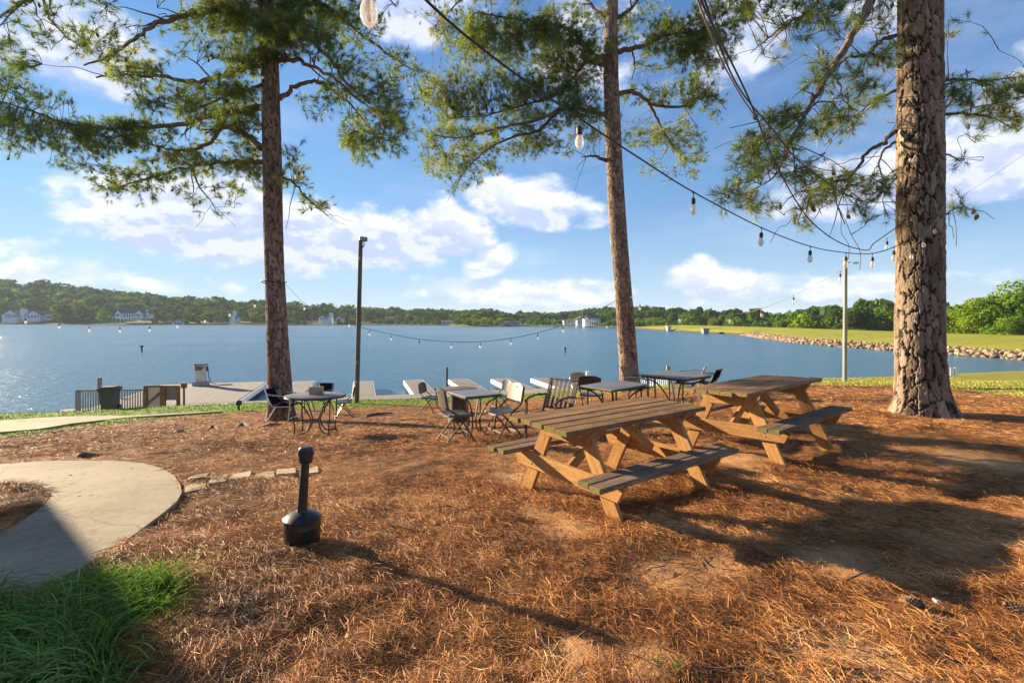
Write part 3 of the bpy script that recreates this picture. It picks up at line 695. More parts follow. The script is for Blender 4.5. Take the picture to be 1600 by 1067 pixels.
# wood behind the dam, rooted in the low ground behind it
def dam_tree(u, vtop, D, kind, wid, vi, label, group, h=None, base=-12.5, hi=True):
    ztop = (V0 - vtop) / F * D; h = h or (ztop - base); return far_tree(kind, (u - U0) / F * D, D, ztop - h, h, wid, vi, label, group, hi)
def damspot(u):
    L = [(1000, 'right of the second pine trunk'), (1045, 'above the white intake'), (1102, 'above the grey intake'), (1165, 'above the start of the boulders'), (1230, 'above the first boulders'), (1290, 'near the pale pole'), (1345, 'between pale pole and thick pine'), (1400, 'next to the thick pine'), (1490, 'right of the thick pine')]
    return min(L, key=lambda e: abs(e[0] - u))[1]
u = 985.
while u < 1505:
    D = min(72 * F / (u - 800 + 1e-3), 330) * 1.12 + rnd.uniform(6, 22); vt = np.interp(u, [985, 1080, 1160, 1230, 1245, 1290, 1310, 1345, 1380, 1400, 1470, 1500], [489, 491, 493, 493, 484, 479, 484, 470, 466, 466, 474, 492])
    ppx = F / D; kind = rnd.choice(['round', 'pine', 'round', 'bush'])
    k2 = 'broadleaf tree' if kind == 'round' else 'pine' if kind == 'pine' else 'bush'
    where = 'behind the far end of the dam' if u < 1180 else 'behind the dam' if u < 1318 else 'behind the near dam'
    dam_tree(u, vt + rnd.uniform(-2, 9), D, kind, rnd.uniform(.85, 1.2), rnd.randrange(3), 'green %s %s, %s' % (k2, where, damspot(u)), 'trees %s' % where)
    u += rnd.uniform(.45, .8) * 10 * ppx
for (r_, dd, up) in ((1, 50, 0), (2, 90, -4)):
    u = 990.
    while u < 1560:
        D = min(72 * F / (u - 800 + 1e-3), 330) * 1.12 + dd + rnd.uniform(-10, 20); vt = np.interp(u, [985, 1050, 1100, 1160, 1230, 1290, 1345, 1400, 1470, 1520], [479, 481, 483, 487, 487, 482, 474, 471, 475, 480]); ztop = (V0 - vt - rnd.uniform(0, 3)) / F * D
        stuff_tree(rnd.choice(['round', 'pine']), (u - U0) / F * D, D, ztop - 18, 18, rnd.uniform(.8, 1.1), rnd.randrange(12), 420); u += .6 * 9 * F / D
tag(npmesh('far_wood', np.concatenate(stuffV), np.concatenate(stuffF), LM, None, False, {'tint': np.concatenate(stuffT)}), 'distant mixed woodland on the hills round the lake', 'woodland', kind='stuff')
# big bright trees at the right edge behind the dam
LBIG = [crown_mesh(400 + i, 'round', 9000, .0135, LMb) for i in range(3)]
for i, (u, vt, D, wid, label) in enumerate([(1508, 476, 84, 1.0, 'low rounded bright green tree just right of the thick pine trunk, behind the dam'), (1548, 460, 82, .95, 'bright green tree between the rounded one and the tallest at the right edge'), (1592, 428, 80, 1.05, 'tallest bright green tree at the right edge of the picture behind the dam'),
                                       (1650, 440, 84, 1.1, 'bright green tree cut off by the right edge behind the dam'), (1570, 490, 78, 1.0, 'low bright green bush at the foot of the tall right trees')]):
    ztop = (V0 - vt) / F * D; base = -6.5; h = ztop - base; t = thing('bright_leafy_tree', label, 'tree', ((u - U0) / F * D, D, base), i * 1.3, 'bright green trees at the right edge')
    c = bpy.data.objects.new('crown', LBIG[i % 3]); COL.objects.link(c); c.parent = t
    k = bpy.data.objects.new('trunk', TRM['round']); COL.objects.link(k); k.parent = t; t.scale = (h * wid, h * wid, h)

# ------------------------------------------------------------------ houses on the far shore
WH = mat('white_siding', (.74, .76, .78), .7, var=.08, vscale=1); TANS = mat('tan_siding', (.45, .38, .3), .8, var=.1); ROOF = mat('shingle_roof', (.09, .095, .10), .9, var=.3, vscale=2); ROOFB = mat('brown_roof', (.17, .13, .11), .9, var=.3, vscale=2)
WIN = mat('window_glass', (.04, .06, .08), .15, spec=.8); DKW = mat('dark_shade', (.05, .05, .05), .8)
def gable(b, x0, x1, y0, y1, z0, zr, ov=.5, ridge='x', t=.25):
    if ridge == 'x':
        ym = (y0 + y1) / 2
        for ya, s in ((y0 - ov, -1), (y1 + ov, 1)):
            P = [(x0 - ov, ya, z0), (x1 + ov, ya, z0), (x1 + ov, ym, zr), (x0 - ov, ym, zr)]; b.add([Vector(p) for p in P] + [Vector(p) + Vector((0, 0, t)) for p in P], [(0, 1, 2, 3), (7, 6, 5, 4), (0, 4, 5, 1), (1, 5, 6, 2), (2, 6, 7, 3), (3, 7, 4, 0)])
    else:
        xm = (x0 + x1) / 2
        for xa in (x0 - ov, x1 + ov):
            P = [(xa, y0 - ov, z0), (xa, y1 + ov, z0), (xm, y1 + ov, zr), (xm, y0 - ov, zr)]; b.add([Vector(p) for p in P] + [Vector(p) + Vector((0, 0, t)) for p in P], [(0, 1, 2, 3), (7, 6, 5, 4), (0, 4, 5, 1), (1, 5, 6, 2), (2, 6, 7, 3), (3, 7, 4, 0)])
def gwall(b, x0, x1, y0, y1, z0, z1, zr=None, ridge='y'):
    """box with gable triangles on the y faces when ridge == 'y'"""
    b.box(((x0 + x1) / 2, (y0 + y1) / 2, (z0 + z1) / 2), (x1 - x0, y1 - y0, z1 - z0))
    if zr:
        if ridge == 'y': xm = (x0 + x1) / 2; V = [(x0, y0, z1), (x1, y0, z1), (xm, y0, zr), (x0, y1, z1), (x1, y1, z1), (xm, y1, zr)]
        else: ym = (y0 + y1) / 2; V = [(x0, y1, z1), (x0, y0, z1), (x0, ym, zr), (x1, y1, z1), (x1, y0, z1), (x1, ym, zr)]
        b.add(V, [(0, 1, 2), (5, 4, 3), (0, 2, 5, 3), (1, 4, 5, 2)])
def house(u0, u1, vbase, vtop, label, blocks, fr=1.03, wall=WH, roof=ROOF, wins=(), extra=None, name='lake_house'):
    """blocks in fractions of the house box: (x0, x1, z0, z1, zridge, ridge axis, depth0, depth1)"""
    D = float(Dsh((u0 + u1) / 2)) * fr; sx = (u1 - u0) / F * D; zb = (V0 - vbase) / F * D; hz = (vbase - vtop) / F * D
    t = thing(name, label, 'house', ((u0 - U0) / F * D, D, zb)); dep = max(8, sx * .35)
    wb = MB(); rb = MB()
    for (a, b_, z0, z1, zr, ax, d0, d1) in blocks:
        gwall(wb, a * sx, b_ * sx, d0 * dep, d1 * dep, z0 * hz - (6 if z0 == 0 else 0), z1 * hz, zr * hz - .1, ax); gable(rb, a * sx, b_ * sx, d0 * dep, d1 * dep, z1 * hz - .05, zr * hz + .05, .6, ax)
    wo = wb.build('wall', wall, t); rb.build('roof', roof, t)
    for (a, b_, z0, z1, d) in wins:
        w = MB(); w.box(((a + b_) / 2 * sx, d * dep - .05, (z0 + z1) / 2 * hz), ((b_ - a) * sx, .1, (z1 - z0) * hz)); w.build('window', WIN, t)
    if extra: extra(t, sx, dep, hz)
    return t
def chimney(a, w, z1, d=.5, m=WH):
    def f(t, sx, dep, hz): b = MB(); b.box((a * sx, d * dep, z1 * hz * .6), (w * sx, w * sx, z1 * hz * .8)); b.build('chimney', m, t)
    return f
def deck(a, b_, z, n=6, m=WH):
    def f(t, sx, dep, hz):
        b = MB(); b.box(((a + b_) / 2 * sx, -2., z * hz), ((b_ - a) * sx, 3.6, .3)); b.box(((a + b_) / 2 * sx, -3.7, z * hz + 1.), ((b_ - a) * sx, .15, .15)); b.build('deck', m, t)
        for k in range(n): p = MB(); p.box(((a + (b_ - a) * k / (n - 1)) * sx, -3.7, z * hz - 2.), (.3, .3, 6.2)); p.build('deck_post', m, t)
    return f
def multi(*fs):
    def f(*a):
        for g in fs: g(*a)
    return f
W = lambda xs, w, z0, z1, d: [(x, x + w, z0, z1, d) for x in xs]
house(-6, 74, 503, 484, 'long pale white lake house with two gables and a broad chimney at the far left', [(0, .98, 0, .62, .95, 'x', .3, 1), (.14, .40, .0, .62, 1.0, 'y', 0, .6), (.58, .86, 0, .55, .92, 'y', 0, .6)], roof=ROOFB,
      wins=W([.17, .22, .27, .32, .36], .03, .36, .58, 0) + W([.62, .68, .74, .8], .035, .33, .56, 0) + W([.9, .94], .03, .3, .5, .3) + W([.44, .5], .04, .3, .55, .3), extra=chimney(.47, .07, 1.1, .2), fr=1.035)
house(180, 231, 503, 483.5, 'white lake house with dark roof and raised white porch on the left shore', [(0, .82, .28, .68, 1.15, 'x', .25, 1), (.0, .16, .28, .68, .98, 'y', 0, .5), (.62, .82, .28, .68, .98, 'y', 0, .5), (.88, 1, .28, .6, .85, 'y', .2, .7)],
      wins=W([.03], .1, .4, .66, 0) + W([.2, .28, .36, .44, .52], .045, .38, .66, .25) + W([.65, .72], .05, .4, .66, 0) + [(.91, .97, .38, .56, .2)], extra=multi(deck(0, 1, .28, 9), lambda t, sx, dep, hz: MB_stair(t, sx, hz)) if False else deck(0, 1, .28, 9), fr=1.03)
house(269, 287, 506.4, 500.0, 'small white gabled boathouse at the left shore waterline', [(0, 1, 0, .5, 1.0, 'y', 0, 1)], roof=ROOFB, wins=[(.15, .45, 0, .42, 0), (.55, .85, 0, .42, 0)], fr=1.005, name='boathouse')
house(359, 372, 503, 488, 'narrow white house with a tall chimney left of the first pine trunk', [(0, .7, 0, .55, .8, 'y', 0, 1)], wins=W([.1, .35], .15, .25, .45, 0), extra=chimney(.55, .3, 1.15, .1), fr=1.03)
house(497, 517, 502, 489, 'white house with a square tower at one end just right of the first pine trunk', [(0, .8, 0, .5, .78, 'x', .2, 1), (.1, .5, 0, .45, .72, 'y', 0, .5), (.8, 1, 0, 1.0, 1.1, 'y', .2, .7)], wins=W([.15, .28, .4], .07, .2, .42, 0) + [(.6, .7, .2, .42, .2)], fr=1.04)
house(525, 534, 501, 493, 'little white gabled house behind trees between the pine and the dark pole', [(0, 1, 0, .5, 1., 'y', 0, 1)], wins=W([.2, .6], .15, .2, .45, 0), fr=1.05)
house(603, 614, 500, 495, 'small pale house on the far shore just right of the dark pole', [(0, 1, 0, .55, 1., 'x', 0, 1)], wins=W([.2, .6], .15, .15, .45, 0), fr=1.05, wall=TANS)
house(690, 707, 507, 501, 'low pale boathouse at the far middle shore', [(0, 1, 0, .55, 1., 'x', 0, 1)], wins=W([.1, .5], .2, .1, .45, 0), fr=1.02, roof=ROOFB)
house(787, 812, 508.5, 502, 'long low tan house with grey roof near the wooded point', [(0, 1, 0, .5, 1., 'x', 0, 1), (.4, .6, 0, .5, .85, 'y', -.15, .5)], wins=W([.08, .2, .3, .66, .8], .06, .12, .42, 0), fr=1.02, wall=TANS)
house(881, 897, 507, 499.5, 'plain pale white house with flat roofline left of the big white house', [(0, 1, 0, .8, .98, 'x', 0, 1)], wins=W([.1, .4, .7], .15, .3, .65, 0), fr=1.02)
house(902, 916, 508.5, 494, 'grey gabled house with tall windows beside the big white house', [(0, 1, 0, .62, 1., 'y', 0, 1)], wins=W([.12, .42, .7], .16, .2, .55, 0) + [(.35, .62, .62, .78, 0)], fr=1.02, wall=mat('grey_siding', (.42, .46, .5), .7, var=.08), roof=ROOF)
house(913, 936, 509, 491.5, 'big white lake house with dark hipped roof, balconies and white columns', [(0, 1, 0, .6, .82, 'x', .3, 1), (.45, 1, 0, .68, 1.05, 'x', 0, .8), (0.05, .3, 0, .62, .9, 'y', .1, .6)], wins=W([.1, .2], .07, .3, .55, .1) + W([.5, .6, .7, .8, .9], .06, .4, .62, 0) + W([.5, .62, .74, .86], .08, .08, .3, 0), extra=multi(deck(0, 1, .34, 8), chimney(.95, .07, 1.15, .3, TANS)), fr=1.02)
# low docks and sea walls at those shores
DKM = mat('pale_dock', (.6, .6, .58), .8, var=.15)
for (u0, u1, v, hgt, label) in [(26, 58, 504.5, 3.2, 'long white covered boat dock below the far left house'), (786, 842, 508.8, 1.3, 'long low white dock at the wooded point'), (845, 878, 509.2, .9, 'low grey docks between the point and the white houses'), (900, 945, 510.5, 1.0, 'low stone landing in front of the white houses'), (584, 600, 507.5, .8, 'low pale dock at the far shore right of the dark pole'), (948, 962, 512.0, .8, 'pale sandy landing beside the second pine trunk')]:
    D = float(Dsh((u0 + u1) / 2)) * .998; b = MB(); x0 = (u0 - U0) / F * D; x1 = (u1 - U0) / F * D; t = thing('far_dock', label, 'dock', (x0, D, WATER)); b.box(((x1 - x0) / 2, 0, hgt * .5), (x1 - x0, 4, .35)); b.build('deck', DKM, t)
    n = max(3, int((x1 - x0) / 4))
    for k in range(n): p = MB(); p.box(((x1 - x0) * k / (n - 1), -1.9, hgt * .5 - .4), (.35, .35, hgt + 1.4 if hgt < 2 else hgt + 2)); p.build('dock_post', DKM, t)
    if hgt > 2: r = MB(); r.box(((x1 - x0) / 2, 0, hgt * .5 + 2.3), (x1 - x0 + 1, 5, .4)); r.build('dock_roof', DKM, t)
marker(1045, 516.5, 1.6, 1.6, 'small pale concrete intake on the far dam edge', DKM); marker(1102, 520.5, 1.8, 1.3, 'small grey concrete intake half way along the dam edge', mat('old_concrete', (.3, .28, .25), .9, var=.2))

# ------------------------------------------------------------------ haze
hb = MB(); hb.box((0, 1200, 31), (12000, 6000, 102)); hz = hb.build('haze', None); hz['kind'] = 'stuff'
hm = bpy.data.materials.new('haze_air'); hm.use_nodes = True; nt = hm.node_tree
for n in list(nt.nodes): nt.nodes.remove(n)
T = NT(nt); pv = T.n('ShaderNodeVolumePrincipled'); pv.inputs['Color'].default_value = (.72, .84, 1, 1); pv.inputs['Density'].default_value = .00016; pv.inputs['Anisotropy'].default_value = 0
T.lk(pv.outputs[0], T.n('ShaderNodeOutputMaterial').inputs['Volume']); hz.data.materials.append(hm); hz.location = (0, 0, 0)
HAZE = hz
# ------------------------------------------------------------------ the three pines
def worley(a, b, na, s=0):
    ia = np.floor(a).astype(int); ib = np.floor(b).astype(int); F1 = np.full(a.shape, 9.); F2 = np.full(a.shape, 9.); cid = np.zeros(a.shape)
    for di in (-1, 0, 1):
        for dj in (-1, 0, 1):
            ci = ia + di; cj = ib + dj; cm = np.mod(ci, na)
            fx = ci + .15 + .7 * hash2(cm, cj, s); fy = cj + .12 + .76 * hash2(cm, cj, s + 5)
            d = np.hypot((a - fx), (b - fy)); nw = d < F1
            F2 = np.where(nw, F1, np.minimum(F2, d)); cid = np.where(nw, hash2(cm, cj, s + 9), cid); F1 = np.where(nw, d, F1)
    return F1, F2, cid
def bark_mat(nm, stops, cc, ck):
    m = bpy.data.materials.new(nm); m.use_nodes = True; T = NT(m.node_tree); b = m.node_tree.nodes['Principled BSDF']
    tc = T.n('ShaderNodeTexCoord').outputs['Object']; cr = T.n('ShaderNodeAttribute', attribute_name='crack').outputs['Fac']; pl = T.n('ShaderNodeAttribute', attribute_name='plate').outputs['Fac']
    n = T.noise(T.mapv(tc, (1, 1, .45)), 22, 6, .7); n2 = T.noise(tc, 90, 4, .6); n3 = T.noise(tc, 1.6, 3, .5)
    c = T.ramp(T.math('ADD', T.math('MULTIPLY', pl, .45), T.math('ADD', T.math('MULTIPLY', n, .4), T.math('MULTIPLY', n3, .2))), stops)
    c = T.mix(T.math('MULTIPLY', T.ss(cr, .85, .05), ck), c, cc)
    T.lk(c, b.inputs['Base Color']); b.inputs['Roughness'].default_value = .9; b.inputs['Specular IOR Level'].default_value = .15
    bn = T.n('ShaderNodeBump'); bn.inputs['Strength'].default_value = .9; bn.inputs['Distance'].default_value = .012
    T.lk(T.math('ADD', n, T.math('MULTIPLY', n2, .5)), bn.inputs['Height']); T.lk(bn.outputs[0], b.inputs['Normal']); return m
BARK = bark_mat('pine_bark_grey', [(.28, (.09, .060, .040)), (.45, (.175, .125, .086)), (.6, (.275, .208, .148)), (.78, (.39, .31, .235))], (.024, .017, .012), .93); BARKW = bark_mat('pine_bark_brown', [(.28, (.085, .054, .038)), (.45, (.18, .122, .088)), (.6, (.27, .195, .150)), (.78, (.38, .30, .24))], (.032, .021, .015), .85); TWIG = mat('pine_twig', (.13, .085, .055), .9, var=.45, vscale=12, bump=.4, bscale=40)
def pine_trunk(pts, rad, na, cell_h, nth, nh, depth, parent, seed, flare=0., groove=None, vis=11.):
    """pts: centreline from base up, rad: radii"""
    L = [0.]
    for a, b_ in zip(pts, pts[1:]): L.append(L[-1] + (Vector(b_) - Vector(a)).length)
    H = L[-1]; nv_ = int(nh * .86); s = np.concatenate([np.linspace(0, vis, nv_), np.linspace(vis, H, nh - nv_ + 1)[1:]]); P = np.array([tuple(p) for p in pts])
    cx, cy, cz, rr = (np.interp(s, L, k) for k in (P[:, 0], P[:, 1], P[:, 2], np.array(rad)))
    k = np.ones(9) / 9
    def sm(a): p = np.pad(a, 4, mode='edge'); return np.convolve(p, k, 'valid')
    cx, cy, rr = sm(cx), sm(cy), sm(rr)
    th = np.linspace(0, 2 * np.pi, nth, endpoint=False); TH, SS = np.meshgrid(th, s); 
    a = TH / (2 * np.pi) * na; wob = .35 * (fbm(SS * 3.1 / cell_h * .2, TH * 0 + 1, 2, seed) - .5); 
    b_ = SS / cell_h
    c1, s1 = np.cos(TH), np.sin(TH)
    q_ = .30 / cell_h; wa = (fbm(c1 * 2.2 + 7 + SS * 1.7 * q_, s1 * 2.2 + 3 + SS * .9, 3, seed + 2) - .5) * 2.0 + (fbm(c1 * 9 + SS * 10, s1 * 9 + SS * 8, 3, seed + 14) - .5) * .75; wb = (fbm(c1 * 2.2 + 9, s1 * 2.2 + SS * 2.1, 3, seed + 4) - .5) * 1.6 + (fbm(c1 * 9 + SS * 9, s1 * 9 + 3 - SS * 10, 3, seed + 15) - .5) * .6
    F1, F2, cid = worley(np.mod(a + wa, na), b_ + wb, na, seed)
    G1, G2, cid2 = worley(np.mod(a * 2 + wa * 3, na * 2), b_ * 1.7 + wb * 2, na * 2, seed + 11)
    crack = smooth(.02, .22, F2 - F1); crack2 = smooth(.0, .13, G2 - G1); crack = crack * (1 - .35 * (1 - crack2) * (cid2 > .35)); cid = .6 * cid + .4 * cid2
    disp = depth * (crack * (.8 + .4 * cid) + .10 * crack2 + .22 * (fbm(c1 * 14 + SS * 30, s1 * 14 - SS * 26, 2, seed + 17) - .5) + .25 * (fbm(c1 * 9 + SS * 13, s1 * 9 + SS * 5, 3, seed + 6) - .5) - .8)
    fl = 1 + flare * np.exp(-SS / .22) * (1.0 + .8 * np.maximum(0, np.cos(TH * 5 + seed)) ** 2 + .6 * np.cos(TH * 2 + 1)) if flare else 1
    low = 1 + .05 * np.cos(TH * 3 + seed) + .04 * (fbm(c1 * 1.5 + 5, s1 * 1.5 + SS * .5, 2, seed + 8) - .5)
    r = rr[:, None] * fl * low + disp
    if groove:
        g0, g1, gth, gd, gw = groove; r = r - gd * smooth(g0, g0 + .3, SS) * smooth(g1, g1 - .7, SS) * np.exp(-((np.mod(TH - gth + np.pi, 2 * np.pi) - np.pi) / gw) ** 2)
    V = np.stack([cx[:, None] + r * c1, cy[:, None] + r * s1, cz[:, None] + 0 * r], -1).reshape(-1, 3)
    i = np.arange(nh * nth).reshape(nh, nth); j = np.roll(i, -1, 1)
    Fq = np.stack([i[:-1], j[:-1], j[1:], i[1:]], -1).reshape(-1, 4)
    return npmesh('trunk', V, Fq, BARK if vis < 9 else BARKW, parent, True, {'crack': crack.ravel(), 'plate': cid.ravel()})
def needle_mat():
    m = bpy.data.materials.new('pine_needles'); m.use_nodes = True; T = NT(m.node_tree); nt = m.node_tree
    for n in list(nt.nodes): nt.nodes.remove(n)
    a = T.n('ShaderNodeAttribute', attribute_name='tint').outputs['Fac']
    c = T.ramp(a, [(0, (.055, .10, .026)), (.35, (.13, .20, .036)), (.62, (.25, .30, .05)), (.85, (.42, .42, .075)), (1, (.32, .20, .07))])
    d = T.n('ShaderNodeBsdfDiffuse'); t = T.n('ShaderNodeBsdfTranslucent'); g = T.n('ShaderNodeBsdfGlossy'); g.inputs['Roughness'].default_value = .4
    T.lk(c, d.inputs[0]); T.lk(T.mix(1., c, (1.25, 1.2, .7), 'MULTIPLY'), t.inputs[0]); g.inputs[0].default_value = (.9, .95, .8, 1)
    m1 = T.n('ShaderNodeMixShader'); m1.inputs[0].default_value = .5; T.lk(d.outputs[0], m1.inputs[1]); T.lk(t.outputs[0], m1.inputs[2])
    m2 = T.n('ShaderNodeMixShader'); m2.inputs[0].default_value = .05; T.lk(m1.outputs[0], m2.inputs[1]); T.lk(g.outputs[0], m2.inputs[2])
    T.lk(m2.outputs[0], T.n('ShaderNodeOutputMaterial').inputs[0]); return m
NEED = needle_mat(); CONE = mat('pine_cone', (.2, .12, .07), .85, var=.4, vscale=60)
def tuft_field(P, Dr, r, nn, L0, wid, tb):
    """needle tufts: P (n,3) shoot tips, Dr (n,3) shoot directions"""
    n = len(P); k = n * nn; Pi = np.repeat(P, nn, 0); Di = np.repeat(Dr, nn, 0); rv = r.normal(size=(k, 3)); rv -= Di * (rv * Di).sum(1)[:, None]; rv /= np.linalg.norm(rv, axis=1)[:, None] + 1e-9
    an = r.uniform(.12, 1.35, k)[:, None]; d = Di * np.cos(an) + rv * np.sin(an); d[:, 2] += .10; d /= np.linalg.norm(d, axis=1)[:, None]
    Ln = L0 * r.uniform(.65, 1.15, k)[:, None]; sd = np.cross(d, r.normal(size=(k, 3))); sd /= np.linalg.norm(sd, axis=1)[:, None] + 1e-9
    base = Pi - Di * r.uniform(0, .09, k)[:, None]
    V = np.stack([base + sd * wid / 2, base - sd * wid / 2, base + d * Ln - np.array([0, 0, 1]) * .012], 1)
    tint = np.clip(np.repeat(tb, nn) + r.normal(0, .10, k), 0, 1)
    return V.reshape(-1, 3), np.repeat(tint, 3)
def pine(label, base, trunk_px, D, branches, clusters, tk, seed, spread, needle_w, dmul=1.):
    r = np.random.default_rng(seed); rr = random.Random(seed)
    t = thing('pine_tree', label, 'pine tree', base, 0, 'tall pines in the yard'); o = Vector(base)
    pts = [Vector(base) - o - Vector((0, 0, .12))] + [ray(u, v, D) - o for (u, v, w) in trunk_px[1:]]
    rad = [w / 2 / F * D * math.cos(math.atan((trunk_px[0][0] - U0) / F)) / 1.05 for (u, v, w) in trunk_px]
    pine_trunk(pts, rad, parent=t, seed=seed, **tk)
    nodes = []; nb = []
    for bi, (bp, w0, dd) in enumerate(branches):
        n = len(bp); c = [ray(u, v, D + dd * (i / (n - 1)) ** 1.1) - o for i, (u, v) in enumerate(bp)]
        cv = bez(c, 6); m = len(cv); r0 = w0 / 2 / F * D * .9; rs = [max(.008, r0 * (1 - .82 * (i / (m - 1)) ** .9)) for i in range(m)]
        cv = [p + Vector((rr.gauss(0, 1), rr.gauss(0, 1), rr.gauss(0, 1))) * min(.018, rs[i] * .5) * (i > 0) for i, p in enumerate(cv)]
        b = MB(); b.tube(cv, rs, 9)
        # forked side limbs
        for k in range(2 + m // 9):
            i = rr.randrange(m // 4, m - 2); p = cv[i]; dr = (cv[i + 1] - p).normalized(); sd = (dr + Vector((rr.gauss(0, .6), rr.gauss(0, .9), rr.gauss(0, .5)))).normalized(); Ls = rr.uniform(.4, 1.1)
            q = [p + sd * Ls * t_ + Vector((0, 0, -.12)) * t_ * t_ + Vector((rr.gauss(0, .04), rr.gauss(0, .04), rr.gauss(0, .04))) * t_ for t_ in (0, .25, .5, .75, 1)]; b.tube(bez(q, 3), nlerp([rs[i] * .55, .005], 13), 5, False)
            for qq in q[1:]: nodes.append(qq)
        b.build('branch', TWIG if w0 < 9 else BARK2, t, False)
        nodes += cv[m // 8:]
    N = np.array([tuple(p) for p in nodes]); Nuv = np.stack([(N[:, 0] + o.x) / (N[:, 1] + o.y) * F + U0, V0 - (N[:, 2] + o.z) / (N[:, 1] + o.y) * F], -1)
    tw = MB(); TP = []; TD = []; TB = []; cn = MB()
    for (u, v, ru, rv, dens, yel) in clusters:
        area = math.pi * ru * rv * (D / F) ** 2; nt_ = max(5, int(area * {'D': 290, 'd': 230, 'm': 130, 's': 52}[dens] * dmul)); got = 0
        di = np.hypot(Nuv[:, 0] - u, Nuv[:, 1] - v); near = np.argsort(di + r.uniform(0, 1, len(di)) * (ru + rv) * .5)[:max(4, nt_ // 12)]
        while got < nt_:
            a = r.uniform(0, 6.283); q = math.sqrt(r.random()) * 1.08; pu = u + ru * q * math.cos(a); pv = v + rv * q * math.sin(a)
            dn = np.hypot(Nuv[:, 0] - pu, Nuv[:, 1] - pv) + r.uniform(0, 25, len(Nuv)); j = int(np.argmin(dn)); nb = Vector(N[j]); 
            e = ray(pu, pv, o.y + nb.y + r.normal(0, spread)) - o; dv = e - nb; 
            if dv.length > 2.6: nb = e - dv.normalized() * 2.2
            mid = (nb + e) / 2 + Vector((r.normal(0, .06), r.normal(0, .06), .10 * dv.length + r.normal(0, .04)))
            c = bez([nb, mid, e], 2); tw.tube(c, nlerp([.009, .0035], len(c)), 3, False)
            k = int(r.integers(4, 9)); tb = r.beta(2, 2.6) * .62 + (.26 if yel else 0) + .04; dirv = (e - mid).normalized()
            for _ in range(k):
                tt = 1 - abs(r.normal(0, .30)); tt = max(.25, tt); i = int(tt * (len(c) - 1)); p = c[i].lerp(c[min(i + 1, len(c) - 1)], r.random() * (i < len(c) - 1)); 
                sd = (dirv + Vector((r.normal(0, .75), r.normal(0, .75), r.normal(.18, .6)))).normalized(); tip = p + sd * r.uniform(.06, .30) * (1 if _ else .5)
                tw.tube([p, tip], [.004, .003], 3, False); TP.append(tuple(tip)); TD.append(tuple(sd)); TB.append(tb + r.normal(0, .08)); got += 1
                if r.random() < .035:
                    q = tip - Vector((0, 0, .05)); M_ = Matrix.Rotation(r.uniform(-.9, .9), 3, 'X'); pr = [(.004, .04), (.020, .025), (.030, 0), (.024, -.03), (.008, -.055)]
                    vs = []; 
                    for (a_, z_) in pr:
                        for kk in range(6): vs.append(q + M_ @ Vector((a_ * math.cos(kk * 1.047), a_ * math.sin(kk * 1.047), z_)))
                    cn.add(vs, [(x_ * 6 + y_, x_ * 6 + (y_ + 1) % 6, (x_ + 1) * 6 + (y_ + 1) % 6, (x_ + 1) * 6 + y_) for x_ in range(4) for y_ in range(6)])
    o1 = tw.build('twigs', TWIG, t, False); o1['kind'] = 'stuff'
    if cn.v: o2 = cn.build('pine_cones', CONE, t, False); o2['kind'] = 'stuff'
    V, T_ = tuft_field(np.array(TP), np.array(TD), r, 29, .175, needle_w, np.array(TB))
    o3 = npmesh('needles', V, np.arange(len(V)).reshape(-1, 3), NEED, t, False, {'tint': T_}); o3['kind'] = 'stuff'
    return t
BARK2 = mat('pine_limb_bark', (.22, .15, .10), .9, var=.55, vscale=14, bump=.8, bscale=30)

b1 = gp(439, 655); b2 = gp(986, 611); b3 = gp(1443, 646)
P1 = [(439, 655, 50), (438, 648, 46), (437, 620, 42), (434, 560, 38), (431, 490, 34), (428, 420, 32), (426, 350, 32), (425, 270, 32), (423, 190, 31), (421, 110, 30), (418, 50, 28), (414, 0, 26), (408, -150, 22), (402, -330, 15), (398, -480, 6)]
BR1 = [([(410, 232), (385, 212), (362, 200), (345, 200), (330, 222), (300, 235), (265, 233), (232, 226)], 13, 1.2), ([(412, 98), (380, 108), (350, 118), (310, 127), (250, 120), (200, 117), (150, 122)], 12, -1.5),
       ([(408, 44), (350, 20), (300, 22), (245, 38), (210, 60), (175, 85), (130, 102)], 12, -2.2), ([(412, 254), (370, 252), (310, 258), (260, 270), (210, 285), (165, 297)], 9, 2.0),
       ([(412, -30), (330, -45), (200, -40), (90, -10), (30, 5), (-30, 60)], 13, -2.4), ([(60, -15), (75, 25), (105, 60), (140, 80)], 6, -2.2), ([(412, 168), (350, 175), (280, 195), (200, 200), (110, 195), (40, 170), (-30, 150)], 12, 2.3),
       ([(434, 96), (458, 93), (480, 100), (510, 116), (540, 138), (565, 160), (600, 180)], 9, -1.4), ([(436, 156), (460, 136), (492, 128), (520, 142), (545, 162), (568, 188), (590, 215)], 9, .9),
       ([(434, 52), (480, 62), (518, 95), (536, 125), (575, 158), (612, 180)], 9, -2.2), ([(438, 272), (460, 288), (480, 310), (500, 328), (512, 338)], 5, .7), ([(432, 10), (500, 8), (560, 50), (620, 95), (650, 112)], 10, 2.0),
       ([(414, -60), (480, -70), (560, -40), (620, 10)], 9, -1.5), ([(408, -140), (330, -170), (250, -150)], 9, 1.5), ([(406, -200), (480, -230), (550, -200)], 8, -1), ([(420, 130), (370, 145), (320, 165), (290, 180)], 7, -2.5), ([(300, 258), (310, 290), (330, 315), (340, 335)], 4, 2)]
